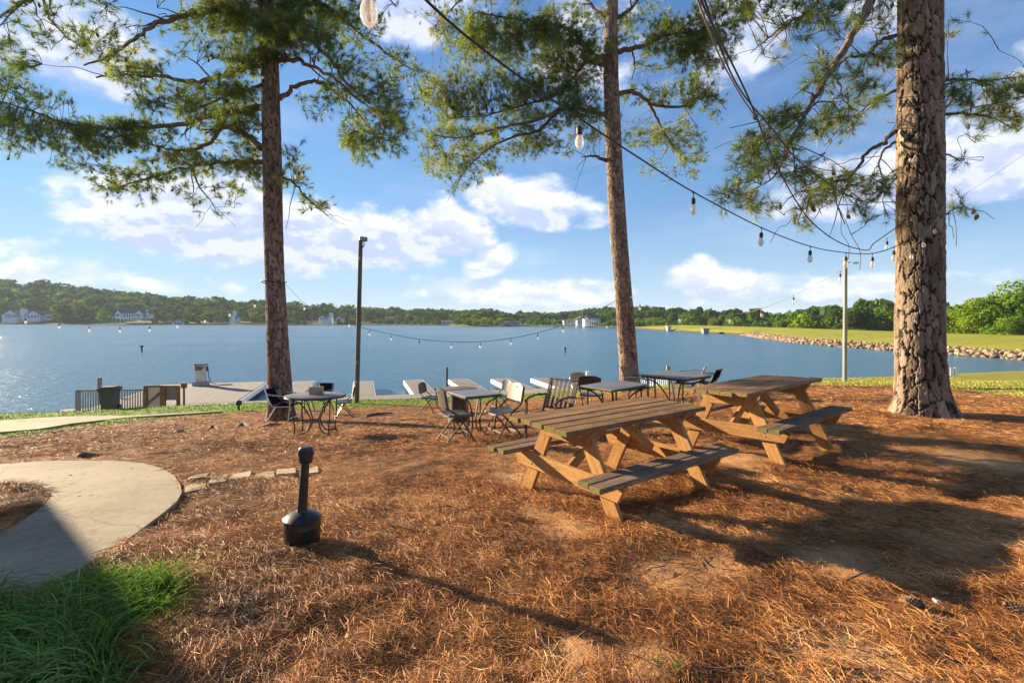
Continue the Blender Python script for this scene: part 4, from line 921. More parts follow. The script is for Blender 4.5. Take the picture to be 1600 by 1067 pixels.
CL1 = [(30, 215, 48, 26, 'd', 0), (105, 215, 60, 24, 'D', 0), (175, 215, 60, 26, 'D', 0), (232, 212, 40, 24, 'D', 0), (60, 160, 50, 22, 'm', 0), (14, 110, 26, 40, 'd', 0), (110, 60, 60, 24, 's', 0), (205, 105, 42, 20, 'd', 1), (185, 60, 70, 26, 's', 0),
       (255, 150, 60, 24, 'm', 0), (320, 170, 50, 36, 'd', 0), (372, 140, 28, 48, 'D', 0), (385, 200, 24, 36, 'd', 0), (300, 70, 50, 30, 's', 0), (338, 30, 60, 28, 'd', 1), (400, 15, 74, 36, 'D', 0), (480, 25, 60, 34, 'D', 0), (545, 40, 50, 36, 'd', 0), (270, 258, 60, 18, 'd', 1), (340, 250, 60, 24, 'd', 1), (385, 282, 28, 22, 'd', 1),
       (200, 285, 55, 20, 'd', 0), (125, 262, 50, 16, 'm', 0), (300, 300, 50, 20, 's', 0), (335, 322, 26, 24, 's', 0), (215, 308, 42, 12, 's', 0), (585, 212, 52, 40, 'D', 0), (560, 125, 56, 36, 'm', 0), (618, 130, 44, 46, 'm', 0), (505, 150, 38, 36, 's', 0), (462, 284, 24, 26, 'm', 1), (490, 318, 22, 16, 'm', 0), (452, 235, 14, 20, 'm', 0), (500, 85, 40, 24, 'm', 0),
       (140, 22, 60, 18, 's', 0), (40, 20, 40, 18, 's', 0), (5, 182, 22, 18, 'm', 0), (400, 75, 50, 30, 'D', 0), (450, 60, 40, 30, 'd', 0), (400, -60, 150, 40, 'd', 0), (230, -50, 120, 36, 'm', 0), (560, -50, 90, 40, 'd', 0), (400, -180, 130, 50, 'm', 0), (400, -330, 90, 70, 'm', 0), (-30, 200, 40, 40, 'm', 0)]
P2 = [(986, 611, 38), (985, 606, 34), (983, 575, 31), (978, 500, 29), (973, 440, 28), (968, 380, 28), (964, 320, 28), (960, 250, 27), (957, 180, 26), (955, 120, 25), (955, 60, 23), (957, 0, 19), (955, -140, 15), (950, -300, 8), (948, -380, 4)]
BR2 = [([(948, 92), (925, 85), (900, 55), (870, 40), (800, 30), (740, 20)], 11, -1.8), ([(946, 102), (915, 98), (890, 128), (865, 150), (820, 165), (760, 180), (700, 185)], 9, .9), ([(948, 182), (915, 172), (880, 172), (830, 190), (780, 200), (720, 215), (680, 212)], 9, -1.6),
       ([(950, 252), (930, 244), (908, 246)], 8, -.3), ([(870, 175), (840, 205), (800, 215), (760, 235), (725, 270), (708, 305)], 6, -1.2), ([(964, 82), (1000, 73), (1040, 55), (1080, 50), (1130, 40)], 10, -1.5), ([(966, 146), (990, 144), (1012, 160), (1025, 182), (1042, 215), (1060, 242), (1070, 262)], 9, .8),
       ([(962, 30), (985, 14), (1004, -6), (1060, -30)], 8, 1.8), ([(1012, 162), (1060, 168), (1110, 150), (1135, 172)], 6, 1.0), ([(950, 30), (930, 15), (905, -10), (860, -40)], 8, 1.8), ([(955, -60), (890, -90), (800, -70), (730, -10), (680, 40)], 9, 2), ([(955, -80), (1030, -100), (1110, -60), (1150, 0)], 9, -2), ([(950, -180), (900, -200), (860, -180)], 6, 1), ([(985, 75), (992, 100), (988, 125)], 4, .2)]
CL2 = [(800, 85, 85, 60, 'D', 0), (722, 60, 50, 44, 'm', 1), (700, 140, 48, 36, 'd', 1), (725, 212, 52, 34, 'd', 1), (765, 165, 56, 36, 'm', 0), (850, 165, 56, 40, 'D', 0), (880, 60, 48, 50, 'D', 0), (815, 225, 46, 24, 'm', 0), (700, 262, 34, 18, 'd', 1), (742, 268, 38, 16, 'm', 1), (714, 292, 16, 16, 's', 0),
       (855, 228, 38, 18, 'm', 0), (905, 125, 36, 56, 'd', 0), (662, 185, 18, 56, 's', 0), (664, 20, 30, 18, 's', 1), (920, 195, 24, 26, 'd', 0), (945, 60, 24, 40, 'm', 0), (1010, 40, 46, 30, 'm', 1), (1060, 60, 48, 32, 'D', 0), (1110, 72, 44, 34, 'd', 0), (1035, 98, 40, 16, 'm', 1), (1092, 118, 36, 26, 'm', 0),
       (1062, 148, 46, 20, 'd', 0), (1102, 165, 28, 24, 'm', 0), (1010, 205, 34, 18, 's', 1), (1052, 215, 32, 26, 'd', 1), (1082, 238, 24, 30, 'm', 1), (985, 215, 18, 14, 'm', 0), (1010, 262, 24, 16, 's', 1), (1066, 272, 26, 12, 's', 0), (1135, 20, 46, 26, 'd', 0), (1000, 150, 22, 14, 'm', 0), (900, -60, 120, 40, 'd', 0), (1050, -50, 100, 36, 'd', 0), (760, -30, 90, 34, 'm', 0), (950, -180, 90, 60, 'm', 0), (960, 205, 20, 20, 's', 0)]
P3 = [(1443, 646, 104), (1442, 634, 94), (1438, 600, 88), (1436, 550, 84), (1435, 500, 84), (1436, 400, 80), (1436, 270, 79), (1436, 135, 77), (1436, 0, 75), (1437, -200, 70), (1440, -420, 62), (1440, -700, 48), (1440, -1000, 26), (1440, -1200, 8)]
BR3 = [([(1420, -90), (1385, -45), (1362, 0), (1340, 42), (1310, 92), (1285, 135), (1268, 165), (1248, 195), (1226, 240)], 19, -1.1), ([(1400, 56), (1378, 64), (1355, 86), (1330, 88), (1316, 98), (1300, 130)], 7, -.6), ([(1400, 142), (1370, 155), (1345, 175), (1336, 194)], 6, .5), ([(1400, 205), (1375, 225), (1355, 240), (1330, 275), (1290, 290), (1262, 305), (1246, 350)], 8, -.5),
       ([(1400, 222), (1378, 240), (1375, 265), (1392, 302)], 5, -.3), ([(1250, 195), (1235, 225), (1216, 268), (1190, 290), (1165, 302)], 5, -.1), ([(1268, 165), (1232, 198), (1182, 228), (1160, 250)], 6, .6), ([(1420, -60), (1350, -30), (1290, -8), (1260, 22), (1238, 32), (1200, 60), (1172, 84)], 9, .9),
       ([(1470, 126), (1500, 124), (1540, 126), (1580, 121), (1630, 116)], 6, .8), ([(1470, 178), (1510, 178), (1550, 184), (1592, 205)], 5, .4), ([(1470, 236), (1490, 246), (1508, 250)], 4, .2), ([(1472, 338), (1486, 330), (1500, 324)], 4, .3), ([(1440, -260), (1340, -240), (1250, -160)], 12, 1), ([(1440, -180), (1520, -150), (1600, -60)], 10, 1), ([(1300, 288), (1308, 320), (1320, 350)], 3, -.5)]
CL3 = [(1200, 20, 48, 28, 'm', 0), (1270, 18, 48, 22, 'd', 0), (1332, 18, 34, 22, 'm', 0), (1222, 72, 38, 26, 's', 1), (1382, 28, 18, 28, 'm', 0), (1300, 62, 40, 24, 's', 0), (1380, 72, 20, 18, 'm', 0), (1290, 112, 48, 24, 'm', 0), (1342, 150, 38, 26, 'm', 0), (1372, 112, 24, 26, 'm', 0), (1322, 190, 36, 18, 'm', 1), (1285, 196, 28, 16, 'd', 1),
       (1232, 198, 38, 24, 'd', 0), (1190, 240, 38, 30, 'D', 0), (1160, 270, 26, 16, 'd', 0), (1232, 258, 36, 26, 'm', 0), (1268, 270, 22, 22, 'm', 0), (1150, 300, 24, 16, 'd', 0), (1182, 320, 22, 16, 'd', 1), (1320, 294, 38, 16, 'D', 1), (1282, 310, 28, 14, 'd', 1), (1258, 340, 16, 18, 'm', 1), (1372, 290, 22, 16, 'd', 0), (1350, 318, 22, 12, 'm', 0), (1336, 348, 26, 8, 's', 0), (1384, 350, 12, 7, 'm', 0),
       (1540, 138, 48, 12, 'm', 0), (1572, 138, 36, 18, 'd', 0), (1510, 150, 26, 14, 'd', 0), (1552, 186, 36, 16, 'D', 0), (1590, 192, 18, 12, 'm', 0), (1500, 165, 16, 12, 'm', 0), (1510, 212, 12, 8, 'm', 0), (1500, 250, 12, 6, 'm', 0), (1495, 327, 18, 9, 'd', 0), (1490, 30, 12, 26, 's', 0), (1484, 124, 10, 8, 'm', 0), (1350, -60, 100, 36, 'm', 0), (1530, -70, 70, 36, 'm', 0), (1360, -200, 120, 50, 's', 0), (1620, 130, 30, 24, 'm', 0)]
pine('tall wide-crowned pine left of the dark light pole, a metal chair at its foot', b1, P1, b1.y, BR1, CL1, dict(na=17, cell_h=.24, nth=190, nh=620, depth=.016, flare=.16), 11, .55, .0072, 1.15)
pine('slimmer pine behind the patio tables with a long dark split in its bark', b2, P2, b2.y, BR2, CL2, dict(na=15, cell_h=.21, nth=160, nh=540, depth=.013, flare=.12, groove=(1.1, 3.3, -1.35, .10, .16)), 22, .5, .0072, 1.0)
pine('thickest and nearest pine at the right with deeply plated bark', b3, P3, b3.y, BR3, CL3, dict(na=15, cell_h=.36, vis=7.2, nth=290, nh=640, depth=.038, flare=.26), 33, .32, .0050, 1.6)
# ------------------------------------------------------------------ docks
US = Vector((.955, .295, 0)); NS = Vector((-.295, .955, 0)); DZ = -3.9
def tq(t, q, z=DZ): p = US * t + NS * q; p.z = z; return p
MSH = Matrix((US, NS, Vector((0, 0, 1)))).transposed()
DECKW = mat('weathered_decking', (.27, .24, .205), .9, var=.25, vscale=3, stretch=(1, 6, 1), bump=.3, rnd_obj=.08); FASC = mat('dock_fascia', (.20, .22, .23), .8, var=.25, vscale=4)
WFASC = mat('white_dock_trim', (.78, .79, .80), .6, var=.08, vscale=5); STEEL = mat('galvanised', (.45, .47, .48), .45, metal=.7, var=.2)
def deckpiece(parent, t0, t1, q0, q1, name, along='q', bw=.14, fascia=FASC, z=DZ, th=.04):
    """boards with real gaps (one joined part), dark frame below, trim"""
    b = MB(); n = int(((t1 - t0) if along == 'q' else (q1 - q0)) / bw)
    for i in range(n):
        if along == 'q': c = tq(t0 + (i + .5) * bw, (q0 + q1) / 2, z - th / 2 + rnd.uniform(-.003, .003)); b.box(c, (bw - .012, q1 - q0, th), MSH)
        else: c = tq((t0 + t1) / 2, q0 + (i + .5) * bw, z - th / 2 + rnd.uniform(-.003, .003)); b.box(c, (t1 - t0, bw - .012, th), MSH)
    o = b.build(name, DECKW, parent); o['kind'] = 'stuff'
    f = MB(); h = .26
    for (ta, tb, qa, qb) in ((t0 - .05, t1 + .05, q0 - .05, q0), (t0 - .05, t1 + .05, q1, q1 + .05), (t0 - .05, t0 - .002, q0, q1), (t1 + .002, t1 + .05, q0, q1)):
        f.box(tq((ta + tb) / 2, (qa + qb) / 2, z - .012 - h / 2), (tb - ta, qb - qa, h), MSH)
    f.build('fascia', fascia, parent)
    u = MB(); u.box(tq((t0 + t1) / 2, (q0 + q1) / 2, z - .3), (t1 - t0 - .2, q1 - q0 - .2, .3), MSH); u.build('float', DKW, parent)
wk = thing('dock_walkway', 'long grey plank walkway running along the shore below the lawn', 'dock'); deckpiece(wk, -12.3, 17.5, 24.15, 26.4, 'planks')
pf = thing('fuel_dock', 'wide plank platform carrying the fuel pump left of the first pine', 'dock'); deckpiece(pf, -11.4, -5.6, 26.48, 34.6, 'planks', 'q', .14, WFASC)
FQ = [(-3.95, 34.0, 1.15), (-.35, 33.0, 1.1), (2.75, 32.6, 1.15), (5.6, 32.2, 1.2), (8.35, 31.6, 1.2), (11.0, 31.2, 1.1), (13.7, 30.9, 1.1)]
FL = ['finger dock just right of the first pine, behind the round table', 'finger dock seen right beside the dark light pole', 'finger dock left of the lone black folding chair', 'finger dock with a dark piling behind the spool table', 'finger dock behind the tan folding chair', 'finger dock right of the tan folding chair, behind the slatted chair', 'finger dock nearest the second pine, with a pale post']
for (t0, q1, w), lb in zip(FQ, FL):
    t = thing('finger_dock', lb, 'dock', group='finger docks'); deckpiece(t, t0, t0 + w, 26.48, q1, 'planks', 't', .14, WFASC)
def piling(t, q, r, top, m, label):
    p = tq(t, q, 0); b = MB(); b.tube([(p.x, p.y, -6), (p.x, p.y, top)], r, 10); tag(b.build('piling', m), label, 'post')
PW = mat('grey_wood', (.30, .26, .21), .9, var=.35, vscale=6, stretch=(1, 1, .2), bump=.4); PD = mat('dark_wood', (.10, .08, .06), .9, var=.3, vscale=6)
piling(5.2, 30.6, .07, -2.95, PD, 'dark piling standing up beside the finger dock behind the brown round table'); piling(13.2, 27.2, .11, -3.1, WFASC, 'short pale post on the dock left of the second pine')
piling(-13.0, 31, .10, -3.0, PW, 'grey piling rising behind the wheeled trash bin')
# pump
pp = ray(314, 603, 29.4); pump = thing('fuel_pump', 'old cream fuel pump with a hanging black hose on the dock platform', 'fuel pump', (pp.x, pp.y, DZ), .15)
CRM = mat('cream_paint', (.62, .58, .50), .5, var=.15, vscale=5, bump=.1); CONC2 = mat('pump_plinth', (.36, .35, .34), .9, var=.2, vscale=6); BLK = mat('black_plastic', (.018, .018, .020), .45, var=.3, vscale=8); BLU = mat('faded_print', (.25, .2, .2), .6)
b = MB(); b.box((0, 0, .13), (.74, .6, .26), bev=.02); b.build('plinth', CONC2, pump)
b = MB(); b.add([(-.26, -.18, .26), (.26, -.18, .26), (.26, .18, .26), (-.26, .18, .26), (-.22, -.16, .80), (.22, -.16, .80), (.22, .16, .80), (-.22, .16, .80)], [(0, 1, 5, 4), (1, 2, 6, 5), (2, 3, 7, 6), (3, 0, 4, 7), (4, 5, 6, 7)]); b.build('body', CRM, pump)
b = MB(); b.box((0, 0, 1.02), (.62, .42, .44), bev=.02); hd = b.build('meter_head', CRM, pump)
b = MB(); b.box((-.05, -.215, 1.05), (.36, .01, .26), bev=.0); b.build('display', WIN, hd)
b = MB(); b.box((.20, -.222, 1.08), (.14, .01, .18)); b.build('sticker', BLU, hd)
b = MB(); b.box((0, 0, 1.26), (.66, .46, .05), bev=.01); b.build('cap', BLK, pump)
b = MB(); b.tube(bez([(.34, 0, 1.1), (.42, -.02, .9), (.45, -.03, .5), (.62, -.05, .16), (1.0, -.1, .04), (1.5, -.1, .03), (1.75, -.02, .03), (1.6, .06, .03), (1.1, .02, .03)], 6), .018, 6); b.build('hose', BLK, pump)
b = MB(); b.box((.36, 0, 1.0), (.07, .12, .26), bev=.02); b.build('nozzle', BLK, pump)

# picket railing, gate, mailbox post, bin
RW = mat('grey_picket', (.30, .29, .28), .8, var=.25, vscale=4, rnd_obj=.12); BRW = mat('brown_post', (.22, .135, .07), .85, var=.35, vscale=5, stretch=(1, 1, .25)); PAN = mat('pale_panel', (.52, .50, .46), .7, var=.12, vscale=2); PANG = mat('grey_panel', (.20, .20, .20), .7, var=.2, vscale=3)
def railing(name, label, A, B, n, h, m, mpost, zb=0.10):
    A = Vector(A); B = Vector(B); d = B - A; L = d.length; t = thing(name, label, 'railing', A, math.atan2(d.y, d.x))
    sl_ = d.z / L
    for z, nm in ((h, 'top_rail'), (zb, 'bottom_rail')): b = MB(); b.bar((0, 0, z), (L, 0, z + d.z), .05, .06); b.build(nm, m, t)
    for k in range(n): x = L * (k + .5) / n; b = MB(); b.box((x, -.04, (h + zb) / 2 + x * sl_), (.045, .025, h - zb)); b.build('picket', m, t)
    for x in (0, L): b = MB(); b.box((x, 0, h / 2 - .2 + x * sl_), (.10, .10, h + .45)); b.build('post', mpost, t)
    return t
railing('picket_railing', 'grey picket railing at the shore end of the dock, behind the trash bin', ray(121, 647, 20.4), ray(227, 646, 20.2), 26, .98, RW, RW)
A = ray(228, 646, 19.9); g = thing('dock_gate', 'brown framed gate with a pale braced panel and a grey panel beside it', 'gate', A, .05)
pxm = 19.9 / F
for x, w in ((0, 5), (26, 7.5), (49, 4)): b = MB(); b.box((x * pxm, 0, .55), (w * pxm, .10, 1.14)); b.build('post', BRW, g)
b = MB(); b.box((13 * pxm, 0, 1.10), (26 * pxm, .08, .07)); b.box((37 * pxm, .0, 1.10), (20 * pxm, .08, .05)); b.box((13 * pxm, .0, .24), (21 * pxm, .08, .07)); b.build('gate_frame', BRW, g)
b = MB(); b.box((13 * pxm, .03, .68), (20.5 * pxm, .03, .78)); b.build('gate_panel', PAN, g)
b = MB(); b.bar((3 * pxm, -.02, .42), (23 * pxm, -.02, .86), .04, .08); b.build('brace', BRW, g)
b = MB(); b.box((38 * pxm, .03, .80), (18 * pxm, .03, .54)); b.build('side_panel', PANG, g)
p = ray(287.5, 640, 21.6); t = thing('utility_post', 'thin brown post with a small box on top right of the gate', 'post', p); b = MB(); b.box((0, 0, .45), (.06, .06, 1.2)); b.build('post', BRW, t); b = MB(); b.box((0, 0, 1.06), (.19, .16, .22), bev=.01); b.build('box', BRW, t)
# wheeled bin
BIN = mat('dark_bin', (.040, .050, .062), .55, var=.25, vscale=6); p = ray(171.5, 646, 17.2)
t = thing('trash_bin', 'dark wheeled trash bin with its lid shut in front of the picket railing', 'bin', p, R(14)); t.scale = (.60, .66, 1.0); t.location.z += .06; b = MB()
b.add([(-.28, -.28, .06), (.28, -.28, .06), (.28, .28, .06), (-.28, .28, .06), (-.36, -.36, .70), (.36, -.36, .70), (.36, .36, .70), (-.36, .36, .70), (-.40, -.40, .74), (.40, -.40, .74), (.40, .40, .74), (-.40, .40, .74), (-.41, -.41, .80), (.41, -.41, .80), (.41, .41, .80), (-.41, .41, .80)],
      [(0, 3, 2, 1)] + [(a + i, a + (i + 1) % 4, a + 4 + (i + 1) % 4, a + 4 + i) for a in (0, 4, 8) for i in range(4)]); b.build('body', BIN, t)
b = MB(); b.box((0, 0, .83), (.88, .86, .06), bev=.02); b.box((0, -.02, .87), (.70, .66, .04), bev=.015); b.build('lid', BIN, t)
for s in (-1, 1): w_ = MB(); w_.tube([(s * .30, .30, .12), (s * .38, .30, .12)], .12, 14); w_.build('wheel', BLK, t)
b = MB(); b.tube([(-.3, .46, .82), (.3, .46, .82)], .02, 8); b.build('handle', BLK, t)
# bollard light
p = gp(373, 641); t = thing('path_light', 'small black bollard light at the lawn edge left of the first pine', 'path light', p); b = MB(); b.tube([(0, 0, -.1), (0, 0, .16)], .035, 8); b.build('stem', BLK, t); b = MB(); b.lathe([(.07, .16), (.09, .18), (.09, .26), (.07, .30), (0, .31)], 12); b.build('head', BLK, t)
# right: white gangway railing, box, sign boards, water posts
railing('white_gangway_railing', 'white picket railing of a gangway just right of the second pine', ray(998, 617, 26.5), ray(1046, 615, 27.4), 15, .86, WFASC, WFASC)
p = ray(1055, 613, 27.0); b = MB(); b.box((0, 0, .25), (.5, .4, .5), bev=.04); o = b.build('dock_box', mat('blue_box', (.03, .10, .22), .5, var=.15)); o.location = p; tag(o, 'small blue box on the dock right of the white gangway railing', 'box')
gw = thing('gangway', 'short white ramp below the white picket railing', 'gangway'); b = MB(); b.box(ray(1026, 617.5, 26.9), (2.6, 1.6, .12), Matrix.Rotation(.3, 3, 'Z')); b.build('ramp', WFASC, gw)
b = MB(); b.box(ray(1075, 612, 27.4), (1.6, .12, .12)); b.build('rail', WFASC, gw)
SG = mat('white_board', (.82, .83, .84), .5, var=.05); p = gp(1491, 590); D = max(p.y, 16.5); p = ray(1491, 590, D)
t = thing('notice_boards', 'two narrow white boards on a short post at the water right of the thick pine', 'sign', p, -.1); k = D / F
for x in (-3.4, 3.0): b = MB(); b.box((x * k, 0, 9.5 * k), (5.0 * k, .02, 13 * k)); b.build('board', SG, t)
b = MB(); b.box((0, .02, 5 * k), (1.0 * k, .04, 18 * k)); b.build('post', PW, t)
for (u, v, h, lb) in [(221.5, 549, 8, 'dark marker post standing in the lake at the left'), (883, 549, 5, 'small dark buoy post in the lake left of the second pine')]:
    D = 4.4 * F / (v - V0); p = ray(u, v, D); b = MB(); b.tube([(p.x, p.y, WATER - 1), (p.x, p.y, WATER + h / F * D)], .11, 8); b.box((p.x, p.y, WATER + h / F * D), (.32, .32, .2)); tag(b.build('marker_post', PD), lb, 'marker')
p = ray(1044, 585, 24); t = thing('dock_post_light', 'thin post with a small head in the water behind the square metal table', 'post', p); b = MB(); b.tube([(0, 0, -3), (0, 0, .22)], .03, 6); b.build('post', PW, t); b = MB(); b.box((0, 0, .32), (.16, .12, .22)); b.build('head', PW, t)

# ------------------------------------------------------------------ light poles
POLE = mat('pole_wood', (.13, .115, .09), .85, var=.4, vscale=5, stretch=(1, 1, .1), bump=.5); POLE2 = mat('pale_pole', (.31, .30, .26), .8, var=.3, vscale=5, stretch=(1, 1, .1), bump=.4)
def pole(name, label, u0, v0, u1, v1, wpx, m):
    a = gp(u0, v0); D = a.y; tp = ray(u1, v1, D); t = thing(name, label, 'light pole', a); b = MB(); r_ = wpx / 2 / F * D * math.cos(math.atan((u0 - U0) / F)) * .78
    b.tube([Vector((0, 0, -.3)), tp - a], [r_ * 1.08, r_ * .92], 14); b.build('pole', m, t); return t, tp - a, D
t, tp, D = pole('light_pole', 'dark wooden pole with a floodlight on top between the first pine and the lake', 557, 629, 563.5, 376, 9.5, POLE); k = D / F
b = MB(); b.box(tp + Vector((5 * k, -.05, 2 * k)), (11 * k, .16, 6.5 * k), Matrix.Rotation(.12, 3, 'Y'), .02); fl = b.build('floodlight', BLK, t); b = MB(); b.box(tp + Vector((5 * k, -.14, 1.5 * k)), (9 * k, .02, 4.5 * k)); b.build('lens', mat('lamp_glass', (.3, .33, .35), .2), fl)
b = MB(); b.tube([tp + Vector((6 * k, -.05, 0)), tp + Vector((6 * k, -.05, -8 * k)), tp + Vector((3 * k, -.05, -12 * k))], .02, 6); b.build('bracket', BLK, t)
for dz in (28, 190, 220): b = MB(); b.box(Vector((tp.x * (1 - dz / 253), -.11, tp.z - dz * k)), (.05, .03, .10)); b.build('clip', STEEL, t)
t, tp, D = pole('light_pole', 'pale pole with a small street lamp arm standing left of the thick pine', 1320, 596, 1321, 402, 9, POLE2); k = D / F; POLE_R = (D, tp)
b = MB(); b.tube([tp + Vector((0, 0, -8 * k)), tp + Vector((12 * k, 0, -8.5 * k))], .025, 6); b.build('arm', STEEL, t); b = MB(); b.box(tp + Vector((15 * k, 0, -9 * k)), (10 * k, .16, 2.6 * k), None, .02); b.build('lamp', STEEL, t)

# ------------------------------------------------------------------ picnic tables
def plank_mat(name, a, c2, grain=(1, 14, 14), moss=0., rough=.8):
    m = bpy.data.materials.new(name); m.use_nodes = True; T = NT(m.node_tree); b = m.node_tree.nodes['Principled BSDF']
    tc = T.n('ShaderNodeTexCoord').outputs['Object']; oi = T.n('ShaderNodeObjectInfo').outputs['Random']; cx = T.n('ShaderNodeCombineXYZ'); T.lk(T.math('MULTIPLY', oi, 31.), cx.inputs[0]); T.lk(T.math('MULTIPLY', oi, 17.), cx.inputs[1])
    ad = T.n('ShaderNodeVectorMath', operation='ADD'); T.lk(tc, ad.inputs[0]); T.lk(cx.outputs[0], ad.inputs[1]); v = T.mapv(ad.outputs[0], grain)
    n = T.noise(v, 3.2, 7, .65, .6); n2 = T.noise(T.mapv(ad.outputs[0], (1, 1.5, 1.5)), 2.3, 5, .6); n3 = T.noise(v, 14, 4, .7)
    c = T.mix(T.ss(T.math('ADD', T.math('MULTIPLY', n, .6), T.math('MULTIPLY', n2, .4)), .36, .64), c2, a)
    c = T.mix(T.math('MULTIPLY', T.ss(n3, .54, .62), .65), c, tuple(k * .32 for k in c2))
    c = T.mix(1., c, T.ramp(oi, [(0, (.82,) * 3), (1, (1.18,) * 3)]), 'MULTIPLY')
    if moss:
        g = T.n('ShaderNodeNewGeometry'); sp = T.n('ShaderNodeSeparateXYZ'); T.lk(tc, sp.inputs[0]); e = T.ss(T.math('ABSOLUTE', sp.outputs[0]), moss - .10, moss)
        c = T.mix(T.math('MULTIPLY', e, T.ss(T.noise(tc, 18, 5, .7), .38, .6)), c, (.17, .18, .035))
        w = T.ss(T.noise(tc, 28, 3, .5), .70, .74); c = T.mix(T.math('MULTIPLY', w, .7), c, (.5, .46, .40))
    T.lk(c, b.inputs['Base Color']); b.inputs['Roughness'].default_value = rough; b.inputs['Specular IOR Level'].default_value = .08
    bn = T.n('ShaderNodeBump'); bn.inputs['Strength'].default_value = .7; bn.inputs['Distance'].default_value = .004; T.lk(T.math('ADD', n, n3), bn.inputs['Height']); T.lk(bn.outputs[0], b.inputs['Normal']); return m
TOPM = plank_mat('weathered_top_boards', (.34, .195, .10), (.15, .088, .048), moss=.90, rough=.92); BENM = plank_mat('weathered_bench_boards', (.28, .19, .125), (.13, .090, .060), moss=.90, rough=.92); LEGM = plank_mat('stained_frame_boards', (.46, .245, .09), (.32, .165, .06), rough=.7)
def board(name, a, b_, w, t, up, m, parent, bev=.004, cut=None):
    """a board with its own origin, long axis = local x"""
    a = Vector(a); b_ = Vector(b_); d = b_ - a; L = d.length; d.normalize(); u = Vector(up); sd = d.cross(u).normalized(); u = sd.cross(d)
    mb = MB(); mb.box((0, 0, 0), (L, w, t), None, bev)
    if cut:   # slanted ends: shift the lower edge inwards
        mb.v = [(v[0] - (math.copysign(cut, v[0]) if v[1] * cut_side(sd) < 0 else 0), v[1], v[2]) for v in mb.v]
    o = mb.build(name, m, parent); M4 = Matrix((d, -sd if False else sd, u)).transposed().to_4x4(); 
    M4.translation = (a + b_) / 2; o.matrix_local = M4; return o
def cut_side(sd): return 1 if sd.z > 0 else -1
def picnic_table(label, c, yaw, tx, ty, seed):
    rr = random.Random(seed); L, W_, ht, hb, bo, bi, ft, ins = 1.83, .745, .746, .418, .700, .455, .555, .335; h = L / 2
    t = thing('picnic_table', label, 'picnic table', c, yaw, 'wooden picnic tables with attached benches'); Z = lambda x, y, z: (x, y, z + tx * x + ty * y)
    n = 5; bw = W_ / n
    for i in range(n):
        y = -W_ / 2 + (i + .5) * bw; e = rr.uniform(-.012, .012); dz = rr.uniform(-.003, .003)
        board('tabletop_plank', Z(-h + e, y, ht - .02 + dz), Z(h + e, y, ht - .02 + dz), bw - .014, .040, (0, 0, 1), TOPM, t)
    bb = (bo - bi) / 2
    for s in (-1, 1):
        for j in range(2): y = s * (bi + (j + .5) * bb); e = rr.uniform(-.012, .012); board('bench_plank', Z(-h + e, y, hb - .02), Z(h + e, y, hb - .02), bb - .013, .040, (0, 0, 1), BENM, t)
    for ex in (-1, 1):
        x = ex * (h - ins)
        for s in (-1, 1):
            top = Vector(Z(x, s * .205, ht - .055)); ca, sa = math.cos(yaw), math.sin(yaw); fx, fy = x, s * ft; gzf = gz(c[0] + ca * fx - sa * fy, c[1] + sa * fx + ca * fy) - c[2] - .025
            board('leg', (x, s * ft, gzf), top, .135, .038, (1, 0, 0), LEGM, t)
        xo = x + ex * .040
        board('seat_support', Z(xo, -bo + .02, hb - .115), Z(xo, bo - .02, hb - .115), .138, .038, (1, 0, 0), LEGM, t, cut=.07)
        board('top_cleat', Z(xo, -W_ / 2 + .02, ht - .11), Z(xo, W_ / 2 - .02, ht - .11), .135, .038, (1, 0, 0), LEGM, t, cut=.09)
        board('brace', Z(ex * .05, 0, ht - .06), Z(x - ex * .03, 0, hb - .10), .088, .038, (0, 1, 0), LEGM, t)
        for s in (-1, 1):
            for zz in (hb - .10, hb - .135, ht - .10): 
                yy = s * (.205 + (ft - .205) * (ht - .055 - zz) / (ht - .055)); b = MB(); b.tube([(xo + ex * .018, yy, zz), (xo + ex * .024, yy, zz)], .010, 6); b.build('bolt', STEEL, t)
    return t
c1 = (0.93, 4.515, -1.579); c2 = (2.905, 5.87, -1.497)
picnic_table('nearer picnic table with weathered brown boards and orange stained legs', c1, .640, 0, .019, 1)
picnic_table('farther picnic table with mossy board ends, beside the thick pine', c2, .645, .018, -.035, 2)

